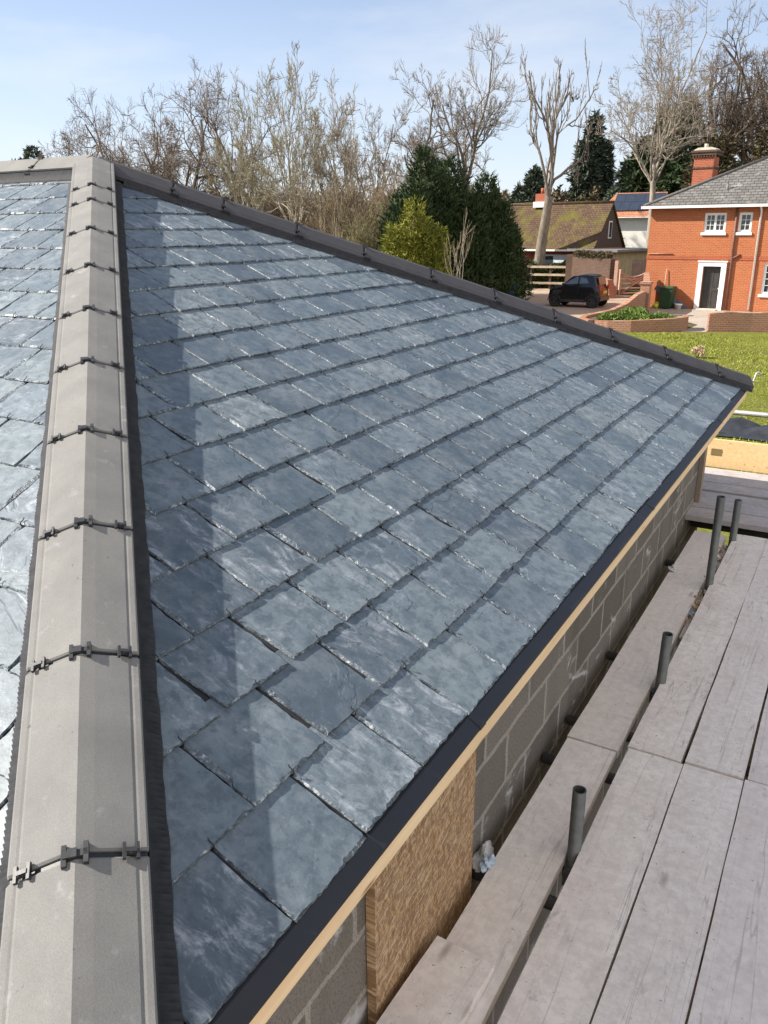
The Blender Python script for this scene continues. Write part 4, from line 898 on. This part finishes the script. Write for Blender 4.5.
# ------------------------------------------------------------------ bins, pots and oddments
def wheelie(label, loc, rz, mat, h=1.05, group='wheelie bins'):
    b = thing('wheelie_bin', label, 'bin', loc, rz, group); bm = bmesh.new()
    lo = [bm.verts.new(p) for p in ((-.23, -.26, .06), (.23, -.26, .06), (.23, .26, .06), (-.23, .26, .06))]; hi = [bm.verts.new(p) for p in ((-.29, -.34, h - .1), (.29, -.34, h - .1), (.29, .34, h - .1), (-.29, .34, h - .1))]
    bm.faces.new(lo[::-1]); bm.faces.new(hi)
    for i in range(4): bm.faces.new((lo[i], lo[(i + 1) % 4], hi[(i + 1) % 4], hi[i]))
    bm_obj('bin_body', bm, mat, b, bevel=.025)
    bm = bmesh.new(); prism(bm, [(-.37, h - .095), (.37, h - .095), (.37, h - .04), (.1, h), (-.30, h - .01), (-.37, h - .05)], 0, -.31, .31); ld = bm_obj('lid', bm, mat, b, bevel=.012)
    bm = bmesh.new(); tube(bm, [(-.25, .42, h - .07), (.25, .42, h - .07)], .018, 8); box(bm, -.25, -.21, .36, .43, h - .09, h - .05); box(bm, .21, .25, .36, .43, h - .09, h - .05); bm_obj('handle', bm, M['black'], b)
    for x in (-.24, .24):
        bm = bmesh.new(); tube(bm, [(x - .025, .24, .10), (x + .025, .24, .10)], .10, 14); bm_obj('wheel', bm, M['tyre'], b)
wheelie('green wheelie bin standing against the brick house left of its door', Hw(1.28, -.45, .012), HR, M['bin_green'], 1.02)
wheelie('bright blue wheelie bin in front of the right end of the dark hedge trees', (-14.56, 36.83, 0), .2, M['bin_blue'], 1.02)
wheelie('dark green wheelie bin to the left of the blue one', (-15.12, 36.5, 0), .2, M['bin_green'], 1.05)
def pot(label, loc, r, h, mat, name='plant_pot'):
    bm = bmesh.new(); tube(bm, [(0, 0, 0), (0, 0, h * .8), (0, 0, h * .82), (0, 0, h)], [r * .75, r, r * 1.1, r * 1.1], 14, hollow=.85); o = bm_obj(name, bm, mat); o.location = loc; return tag(o, label, 'pot')
pot('round grey pot on the paving at the foot of the garden wall', Hw(.35, -1.0, .012), .17, .42, M['pot'])
pot('small pale tub beside the green bin near the door', Hw(1.85, -.5, .012), .16, .24, M['white'], 'pale_tub')
crumple('yellow_bag', 'yellow bag on the paving between the grey pot and the green bin', 'bag', Hw(.85, -.6, .12), (.14, .14, .15), M['yellow'], 12)
bm = bmesh.new(); box(bm, -.12, .12, -.025, .025, 0, 1.75); o = tag(bm_obj('leaning_board', bm, simple('blue_grey_board', (.13, .13, .17), .6), bevel=.01), 'dark plank leaning low along the house wall beside the door', 'plank'); q = Hw(1.65, -.18, .02); o.location = Hw(2.1, -.2, .03); o.rotation_euler = (0, R(-58), HR)
bm = bmesh.new(); tube(bm, [(0, 0, 0), (0, .12, 1.75)], .02, 6); box(bm, -.12, .12, -.02, .02, 0, .06); o = tag(bm_obj('garden_broom', bm, M['gate']), 'tall broom handle leaning on the brick wall above the green bin', 'broom'); o.location = Hw(1.0, -.18, .012); o.rotation_euler = (0, 0, HR)

# ------------------------------------------------------------------ vegetation
def tri_tubes(P, Rd, sides):
    """P: (n, k, 3) polylines of equal length, Rd: (n, k) radii -> verts, quads"""
    n, k, _ = P.shape
    D = np.empty_like(P); D[:, 1:-1] = P[:, 2:] - P[:, :-2]; D[:, 0] = P[:, 1] - P[:, 0]; D[:, -1] = P[:, -1] - P[:, -2]
    D /= np.linalg.norm(D, axis=2, keepdims=True) + 1e-9
    ref = np.where(np.abs(D[:, :, 2:3]) > .9, np.array([1., 0, 0]), np.array([0, 0, 1.]))
    A = np.cross(D, ref); A /= np.linalg.norm(A, axis=2, keepdims=True) + 1e-9; B = np.cross(D, A)
    an = np.arange(sides) * 2 * np.pi / sides
    V = P[:, :, None, :] + Rd[:, :, None, None] * (np.cos(an)[None, None, :, None] * A[:, :, None, :] + np.sin(an)[None, None, :, None] * B[:, :, None, :])
    idx = np.arange(n * k * sides).reshape(n, k, sides); a = idx[:, :-1]; b = idx[:, 1:]
    F = np.stack([a, np.roll(a, -1, 2), np.roll(b, -1, 2), b], -1).reshape(-1, 4)
    return V.reshape(-1, 3), F
def join(parts):
    vs, fs, o = [], [], 0
    for v, f in parts: vs.append(v); fs.append(f + o); o += len(v)
    return np.concatenate(vs), np.concatenate(fs)
def bare_tree(name, label, loc, height, seed, trunk_r=.25, fork=.25, limbs=5, spread=.8, gnarl=.25, up=.25, levels=4, kids=(5, 6, 6, 5), ratio=.62, twig_r=.009, bark='bark_grey', twig='twig_grey', lean=(0, 0), group='bare trees', leader=True, limb_len=None, cat='tree', stems=1, min_r=.011, width=None, limb_r=1.0):
    rs = np.random.RandomState(seed); t = thing(name, label, cat, loc, 0, group); big, small, fine = [], [], []
    def path(p, d, Ln, n, gn, u):
        pts = [p]; d = d / np.linalg.norm(d)
        for i in range(n):
            d = d + rs.normal(0, gn, 3) + np.array([0, 0, u]) * (1 / n) * 2
            d /= np.linalg.norm(d); p = p + d * Ln / n; pts.append(p)
        return np.array(pts)
    def grow(p, d, Ln, r, lev):
        n = 7 if lev == 0 else 6 if lev == 1 else 4 if lev == 2 else 3
        pts = path(p, d, Ln, n, gnarl * (1.0 if lev < 3 else .8), up)
        end = .35 if lev else .4; rad = np.maximum(r * np.linspace(1, end, n + 1), min_r if lev < levels else twig_r * .6)
        (big if lev == 0 else small if lev < levels else fine).append((pts, rad))
        if lev >= levels: return
        nk = kids[min(lev, len(kids) - 1)]
        for i in range(nk):
            f = .25 + .75 * (i + rs.rand()) / nk; s = min(int(f * n), n - 1); q = pts[s] + (pts[s + 1] - pts[s]) * (f * n - s) if f < 1 else pts[-1]
            dd = pts[min(s + 1, n)] - pts[s]; dd /= np.linalg.norm(dd)
            side = rs.normal(0, 1, 3); side -= dd * side.dot(dd); side /= np.linalg.norm(side)
            sp = spread * rs.uniform(.6, 1.25); nd = dd * math.cos(sp) + side * math.sin(sp)
            if nd[2] < -.25: nd[2] *= .3
            rr_ = np.interp(f, [0, 1], [rad[0], rad[-1]]) * rs.uniform(.55, .8)
            grow(q, nd, Ln * ratio * rs.uniform(.7, 1.15) * (1.15 - .45 * f), max(rr_, twig_r), lev + 1)
    for st in range(stems):
        off = np.array([rs.normal(0, .35), rs.normal(0, .35), 0]) * (stems > 1)
        fh = height * fork; tp = path(off + np.array([0, 0, -.2]), np.array([lean[0] + off[0] * .35, lean[1] + off[1] * .35, 1.0]), fh + .2, 6, gnarl * .28, .1)
        tr = trunk_r * np.linspace(1.18, .78, 7); tr[0] *= 1.25; big.append((tp, tr))
        top = tp[-1]; td = tp[-1] - tp[-2]; td /= np.linalg.norm(td); LL = limb_len or (height - fh) * .62
        for i in range(limbs):
            a = 2 * math.pi * (i + rs.uniform(-.25, .25)) / limbs; sp = spread * rs.uniform(.55, 1.0) if not (leader and i == 0) else .12
            d = np.array([math.cos(a) * math.sin(sp), math.sin(a) * math.sin(sp), math.cos(sp)]) + td * .25
            base = tp[-1] if i < 3 else tp[-1] + (tp[-2] - tp[-1]) * rs.uniform(0, .8)
            grow(base, d, LL * (1.25 if leader and i == 0 else rs.uniform(.75, 1.05)), trunk_r * limb_r * rs.uniform(.42, .62), 0)
    zs = np.concatenate([p[:, 2] for p, r in small + fine + big]); fz = height / np.percentile(zs, 99.7)
    xy = np.concatenate([p[:, :2] for p, r in (fine or small)]); fx = (width or height * .6) / 2 / np.percentile(np.linalg.norm(xy, axis=1), 96)
    for lst in (big, small, fine):
        for p, r in lst: p *= np.array([fx, fx, fz])
    def batch(lst, sides):
        out = []; by = {}
        for p, r in lst: by.setdefault(len(p), []).append((p, r))
        for k, L_ in by.items(): out.append(tri_tubes(np.array([p for p, r in L_]), np.array([r for p, r in L_]), sides))
        return join(out)
    v, f = batch(big, 8); mesh_obj('trunk', v, f, M[bark], t, smooth=True)
    v, f = batch(small, 4); mesh_obj('branches', v, f, M[bark], t)
    if fine: v, f = batch(fine, 3); mesh_obj('twigs', v, f, M[twig], t)
    return t
OAK = dict(spread=1.02, gnarl=.27, up=.12, limb_r=.78, levels=4, kids=(5, 5, 5, 6), ratio=.60, twig_r=.0105)
bare_tree('bare_oak', 'widest bare brown oak at the far left, above the apex of the slate roof', (-41.1, 43.7, 0), 13.8, 11, .36, .24, 10, bark='bark_brown', twig='twig_brown', width=13.5, **OAK)
bare_tree('bare_oak', 'bare brown oak leaning out at the extreme left beside the wide oak', (-45.0, 42.6, 0), 12.6, 12, .26, .22, 8, bark='bark_brown', twig='twig_brown', width=11.0, **OAK)
bare_tree('bare_oak', 'bare brown oak between the wide oak and the olive twigged trees', (-37.9, 45.0, 0), 13.2, 13, .28, .26, 7, bark='bark_brown', twig='twig_grey', width=8.0, **OAK)
WIL = dict(spread=.80, gnarl=.20, up=.15, limb_r=.8, levels=4, kids=(4, 4, 5, 5), ratio=.56, twig_r=.0075, bark='bark_pale')
bare_tree('bare_willow', 'tall multi-stemmed bare tree with olive green twigs, left of centre', (-27.0, 37.2, 0), 12.2, 21, .11, .26, 4, twig='twig_green', stems=4, width=6.6, **WIL)
bare_tree('bare_willow', 'olive twigged bare tree just right of the tall multi-stemmed one', (-26.1, 40.3, 0), 11.2, 22, .11, .26, 4, twig='twig_tan', stems=3, width=5.8, **WIL)
bare_tree('bare_willow', 'olive twigged bare tree between the brown oaks and the tall multi-stemmed one', (-31.4, 38.9, 0), 11.6, 23, .11, .26, 4, twig='twig_green', stems=3, width=6.0, **WIL)
ASH = dict(spread=.86, gnarl=.20, up=.17, limb_r=.72, levels=4, kids=(5, 5, 5, 6), ratio=.55, twig_r=.0105)
bare_tree('bare_ash', 'tallest bare grey tree with a fan of branches behind the dark conifers', (-29.7, 65.6, 0), 18.0, 31, .34, .36, 8, bark='bark_grey', twig='twig_grey', width=9.5, **ASH)
bare_tree('bare_ash', 'bare spreading tree just left of the fan shaped grey one', (-32.6, 61.9, 0), 15.2, 32, .32, .30, 8, bark='bark_grey', twig='twig_brown', width=9.5, **ASH)
bare_tree('bare_ash', 'lower bare tree behind the left end of the dark conifers', (-34.0, 57.2, 0), 12.8, 33, .28, .28, 7, bark='bark_grey', twig='twig_brown', width=8.5, **ASH)
bare_tree('pollarded_tree', 'pollarded bare tree with thick twisting limbs in front of the mossy cottage', (-18.37, 51.15, 0), 13.4, 47, .34, .36, 6, .50, .34, .40, 3, (7, 7, 8), .36, .010, 'bark_grey', 'twig_grey', leader=False, limb_len=8.6, width=5.8, limb_r=.5)
bare_tree('bare_beech', 'very tall slender bare tree with pale stems behind the brick house', (-13.1, 58.5, 0), 18.6, 51, .22, .36, 6, .95, .13, .12, 4, (5, 5, 5, 5), .56, .009, 'bark_pale', 'twig_grey', stems=2, width=9.5, limb_r=.6)
bare_tree('bare_oak', 'gnarled bare oak over the roof of the brick house near the right edge', (-10.1, 63.2, 0), 17.6, 52, .40, .38, 8, bark='bark_brown', twig='twig_brown', width=10.0, **OAK)
bare_tree('bare_oak', 'bare oak rising past the right picture edge behind the chimney', (-7.4, 65.5, 0), 17.4, 53, .36, .36, 8, bark='bark_brown', twig='twig_grey', width=10.0, **OAK)
for i, (x, y, h, lab) in enumerate(((-34.0, 46.5, 6.2, 'brown bramble thicket under the wide bare oak'), (-28.8, 43.6, 6.4, 'tan scrub thicket behind the tall multi-stemmed tree'), (-23.4, 37.4, 6.0, 'rusty tan thicket behind the slate hip, left of the conifers'), (-20.9, 36.0, 4.6, 'low tan thicket touching the yellow-green conifer'), (-38.8, 40.2, 6.0, 'brown thicket at the left by the roof apex'), (-26.0, 47.0, 7.0, 'grey brown thicket far behind the olive trees'), (-31.0, 40.8, 6.0, 'dense brown thicket between the olive twigged trees'), (-20.6, 41.2, 6.5, 'brown thicket seen left of the dark hedge top'))):
    bare_tree('thicket', lab, (x, y, 0), h, 60 + i, .05, .14, 6, .75, .18, .18, 3, (6, 7, 7), .62, .009, 'bark_brown', ('twig_brown', 'twig_tan', 'twig_tan', 'twig_green')[i % 4], stems=7, group='scrub thickets', cat='shrub', min_r=.009, width=h * .95)
for i, (x, y, h, lab) in enumerate(((-13.3, 27.6, 4.3, 'thin bare sapling in front of the dark hedge, nearest the bins'), (-19.5, 29.6, 5.8, 'thin bare sapling rising over the hip left of the yellow-green conifer'))):
    bare_tree('sapling', lab, (x, y, 0), h, 80 + i, .022, .3, 3, .6, .14, .25, 2, (3, 4), .6, .006, 'bark_pale', 'twig_tan', stems=2, group='bare saplings', cat='sapling', min_r=.006, width=1.8)

def leaf_mass(rs, n, pos_fn, size, droop=0.0, flat=.5, k=3, lenr=(1.0, 2.4), outward=.8):
    """n sprays of k narrow triangles each"""
    P, O = pos_fn(n)
    P = np.repeat(P, k, 0); O = np.repeat(O, k, 0); m = len(P)
    D = O * outward + rs.normal(0, .55, (m, 3)); D[:, 2] -= droop; D /= np.linalg.norm(D, axis=1, keepdims=True)
    S = np.cross(D, rs.normal(0, 1, (m, 3))); S /= np.linalg.norm(S, axis=1, keepdims=True) + 1e-9
    Ln = size * rs.uniform(*lenr, (m, 1)); Wd = size * rs.uniform(.25, .55, (m, 1)) * flat * 2
    P = P + rs.normal(0, size * .5, (m, 3))
    V = np.stack([P - S * Wd, P + S * Wd, P + D * Ln], 1).reshape(-1, 3)
    return V, np.arange(m * 3).reshape(-1, 3)
def lumpy(rs, nb=26):
    a = rs.normal(0, 1, (nb, 3)); a /= np.linalg.norm(a, axis=1, keepdims=True); w = rs.uniform(-.30, .26, nb)
    return lambda d: 1 + (np.exp(-((d[:, None, :] - a[None]) ** 2).sum(2) / .12) * w).sum(1)
def conifer(name, label, loc, h, r, seed, mat, n=5200, size=.20, shape=.6, group='conifers', cat='tree', droop=.1, spires=7, low=.35, hollow=.45, flat=.5):
    """crown of many small sprays gathered round several leaning spires, so the outline is uneven"""
    rs = np.random.RandomState(seed); t = thing(name, label, cat, loc, 0, group); lump = lumpy(rs)
    sp = []
    for i in range(spires):
        a = 2 * math.pi * i / max(spires - 1, 1) + rs.uniform(-.3, .3); k = 0 if i == 0 else rs.uniform(.28, .62)
        sp.append((math.cos(a) * r * k, math.sin(a) * r * k, h * (1 if i == 0 else rs.uniform(low + .25, .96) * (1 - .22 * k)), r * (.62 if i == 0 else rs.uniform(.36, .58)), rs.uniform(0, 6)))
    wts = np.array([q[2] * q[3] ** 1.5 for q in sp]); wts /= wts.sum(); sp = np.array(sp)
    def pos(n):
        i = rs.choice(len(sp), n, p=wts); q = sp[i]; z = rs.beta(1.1, 1.35, n); a = rs.uniform(0, 2 * np.pi, n)
        d = np.stack([np.cos(a) * .9, np.sin(a) * .9, (z - .4) * 2.4], 1); d /= np.linalg.norm(d, axis=1, keepdims=True)
        prof = (1 - z) ** shape * (.35 + .65 * (1 - np.exp(-z * 8)))
        tier = .74 + .40 * np.abs(np.sin(z * q[:, 2] * 1.35 + q[:, 4] + np.sin(a * 2 + q[:, 4]) * .7))
        rad = q[:, 3] * prof * tier * lump(d) * (hollow + (1 - hollow) * np.sqrt(rs.rand(n)))
        O = np.stack([np.cos(a), np.sin(a), np.full(n, .55)], 1); O /= np.linalg.norm(O, axis=1, keepdims=True)
        return np.stack([q[:, 0] + np.cos(a) * rad, q[:, 1] + np.sin(a) * rad, z * q[:, 2]], 1), O
    v, f = leaf_mass(rs, n, pos, size, droop, flat); mesh_obj('crown', v, f, M[mat], t)
    bm = bmesh.new(); tube(bm, [(0, 0, -.1), (0, 0, h * .55), (0, 0, h * .9)], [r * .08 + .06, r * .05 + .03, .02], 8); bm_obj('trunk', bm, M['bark_brown'], t)
    return t
HC = dict(n=16000, size=.15, shape=.40, group='dark hedge conifers', droop=-.55, spires=12, low=.45, hollow=.5, flat=.30)
conifer('dark_conifer', 'tallest dark green conifer at the left end of the hedge trees', (-17.6, 33.9, 0), 6.9, 1.9, 101, 'conifer', **HC)
conifer('dark_conifer', 'dark green bushy conifer, second from the left of the hedge trees', (-17.0, 35.3, 0), 6.5, 2.3, 102, 'conifer', **HC)
conifer('dark_conifer', 'dark green conifer right of the middle of the hedge trees', (-15.9, 36.8, 0), 5.9, 2.1, 103, 'conifer', **HC)
conifer('dark_conifer', 'lowest dark green conifer, at the right end of the hedge trees by the bins', (-16.05, 38.4, 0), 4.8, 1.4, 104, 'conifer', **HC)
conifer('dark_conifer', 'dark green conifer half hidden behind the hedge trees', (-18.9, 37.9, 0), 6.7, 2.0, 105, 'conifer', **HC)
conifer('yellow_conifer', 'small yellow-green conifer in front of the dark hedge', (-15.6, 29.2, 0), 4.7, 1.5, 111, 'conifer_yel', 9000, .11, shape=.27, droop=-.25, spires=10, low=.55, hollow=.35, flat=.32)
FC = dict(n=9000, size=.30, group='far conifers', droop=.25)
conifer('far_conifer', 'tall pointed grey-green conifer far behind the mossy cottage', (-25.7, 86.2, 0), 14.2, 3.0, 121, 'conifer_far', shape=.5, **FC)
conifer('far_conifer', 'grey-green conifer standing right behind the solar panel roof', (-20.8, 81.5, 0), 9.6, 3.4, 122, 'conifer_far', shape=.55, **FC)
conifer('far_conifer', 'dark conifer left of the brick chimney, behind the pale stemmed tree', (-18.0, 82.0, 0), 13.8, 4.2, 123, 'conifer', shape=.5, **FC)
conifer('far_conifer', 'dark conifer showing above the left slope of the brick house roof', (-15.4, 78.5, 0), 13.9, 4.0, 124, 'conifer', shape=.5, **FC)
conifer('far_conifer', 'lone far conifer peeping over the ridge at the top left', (-86.7, 67.8, 0), 12.9, 5.6, 125, 'conifer_far', shape=.5, low=.72, **FC)
conifer('far_conifer', 'grey-green conifer low between the pollarded tree and the far pointed one', (-29.5, 80.0, 0), 9.0, 3.2, 126, 'conifer_far', shape=.55, **FC)
IV = dict(n=9000, size=.2, group='ivy clad trees', shape=.34)
conifer('ivy_tree', 'ivy covered brownish tree right of the brick chimney', (-9.2, 57.2, 0), 8.9, 2.4, 131, 'ivy', **IV)
conifer('ivy_tree', 'ivy covered brown tree over the right end of the brick house roof', (-6.4, 57.6, 0), 9.2, 2.6, 132, 'ivy', **IV)
conifer('garden_bush', 'tan leafy bush in front of the white house wall', (-17.9, 66.5, 0), 3.6, 1.3, 133, 'ivy', 2600, .15, shape=.35, cat='bush', group='bushes')
def hedge_run(name, label, a, b, w, h, seed, mat, n, size=.10, cat='hedge', kind=None, z=0.0):
    rs = np.random.RandomState(seed); a = np.array([*a, z]); b = np.array([*b, z]); d = b - a; Ln = np.linalg.norm(d); d /= Ln; s = np.array([-d[1], d[0], 0])
    def pos(n):
        u = rs.uniform(0, Ln, n); x = rs.uniform(-1, 1, n); y = rs.rand(n) ** .6
        hh = h * (1 + .10 * np.sin(u * 2.1) + .06 * np.sin(u * 5.3 + 1)); P = a + d * u[:, None] + s * (x * w / 2)[:, None]; P[:, 2] += y * hh
        O = s * x[:, None] + np.array([0, 0, 1.]) * (y[:, None] - .2); O /= np.linalg.norm(O, axis=1, keepdims=True) + 1e-9
        return P, O
    v, f = leaf_mass(rs, n, pos, size, 0, .7); o = mesh_obj(name, v, f, M[mat]); return tag(o, label, cat, kind=kind)
hedge_run('clipped_hedge', 'clipped dark green hedge right behind the rail fence', (-19.9, 50.75), (-16.0, 51.1), .9, 1.45, 141, 'hedge', 5000, .09)
hedge_run('wall_ivy', 'sprigs of ivy trailing along the top of the old brick wall', (-15.3, 49.6), (-12.7, 47.2), .4, .35, 142, 'ivy', 700, .07, cat='ivy', z=1.9)
hedge_run('far_wood', 'brown grey mass of far bare woodland on the skyline behind everything', (-75, 62), (14, 104), 8, 6.5, 143, 'ivy', 26000, .24, cat='wood', kind='stuff')
# leafy plants in the raised bed
for i, (x, y, s, lab) in enumerate(((-8.3, 31.6, .42, 'low leafy plant at the left end of the raised bed'), (-7.7, 32.6, .60, 'leafy green plant in the middle of the raised bed, largest'), (-7.2, 31.4, .40, 'leafy plant close behind the curved planter wall'), (-6.6, 32.0, .45, 'leafy plant at the right of the raised bed'), (-7.9, 33.6, .55, 'leafy plant at the back of the raised bed by the pier'), (-6.2, 31.9, .36, 'small leafy plant at the right corner of the raised bed'))):
    rs = np.random.RandomState(150 + i)
    def pos(n, s=s):
        d = rs.normal(0, 1, (n, 3)); d[:, 2] = np.abs(d[:, 2]); d /= np.linalg.norm(d, axis=1, keepdims=True); P = d * np.array([1.15, 1.15, .55]) * s * (rs.rand(n, 1) ** .4); return P, d
    v, f = leaf_mass(rs, 420, pos, .055, .1, .7); o = mesh_obj('bed_plant', v, f, M['herb']); o.location = (x, y, .27); tag(o, lab, 'plant', 'bed plants')
# grass blades
rs = np.random.RandomState(160); n = 42000
ang = rs.uniform(R(-19), R(9), n); rad = np.sqrt(rs.uniform(10.5 ** 2, 33.0 ** 2, n)); px, py = np.sin(ang) * rad, np.cos(ang) * rad
ok = (py < 30.0 + .25 * np.maximum(px + 8, 0)) & (py > 9.5); px, py = px[ok], py[ok]; n = len(px); hgt = rs.uniform(.015, .045, (n, 1)) * (1 + .5 * np.sin(px * 1.3 + py * .7))[:, None].clip(.4, 2)
P = np.stack([px, py, np.full(n, .004)], 1); d = np.concatenate([rs.normal(0, .5, (n, 2)), np.ones((n, 1))], 1); s_ = rs.normal(0, 1, (n, 3)); s_[:, 2] = 0; s_ /= np.linalg.norm(s_, axis=1, keepdims=True)
V_ = np.stack([P - s_ * .016, P + s_ * .016, P + d * hgt], 1).reshape(-1, 3)
tag(mesh_obj('grass', V_, np.arange(n * 3).reshape(-1, 3), M['blade']), 'short uneven green grass of the lawn', 'grass', kind='stuff')
# dried flower head on the lawn
fl = thing('dried_hydrangea', 'dried tan flower heads on the lawn just over the slate hip', 'plant', (-3.92, 24.9, 0))
rs = np.random.RandomState(171)
def pos(n):
    d = rs.normal(0, 1, (n, 3)); d /= np.linalg.norm(d, axis=1, keepdims=True); c = np.array([[-.09, 0, .20], [.06, .03, .26], [.12, -.03, .17]])[rs.randint(0, 3, n)]; return c + d * .07, d
v, f = leaf_mass(rs, 400, pos, .024, 0, 1.0); mesh_obj('flower_heads', v, f, M['flower'], fl)
bm = bmesh.new()
for x in (-.09, .06, .12): tube(bm, [(0, 0, 0), (x * .6, 0, .1), (x, 0, .2)], .008, 5)
bm_obj('stems', bm, M['bark_brown'], fl)
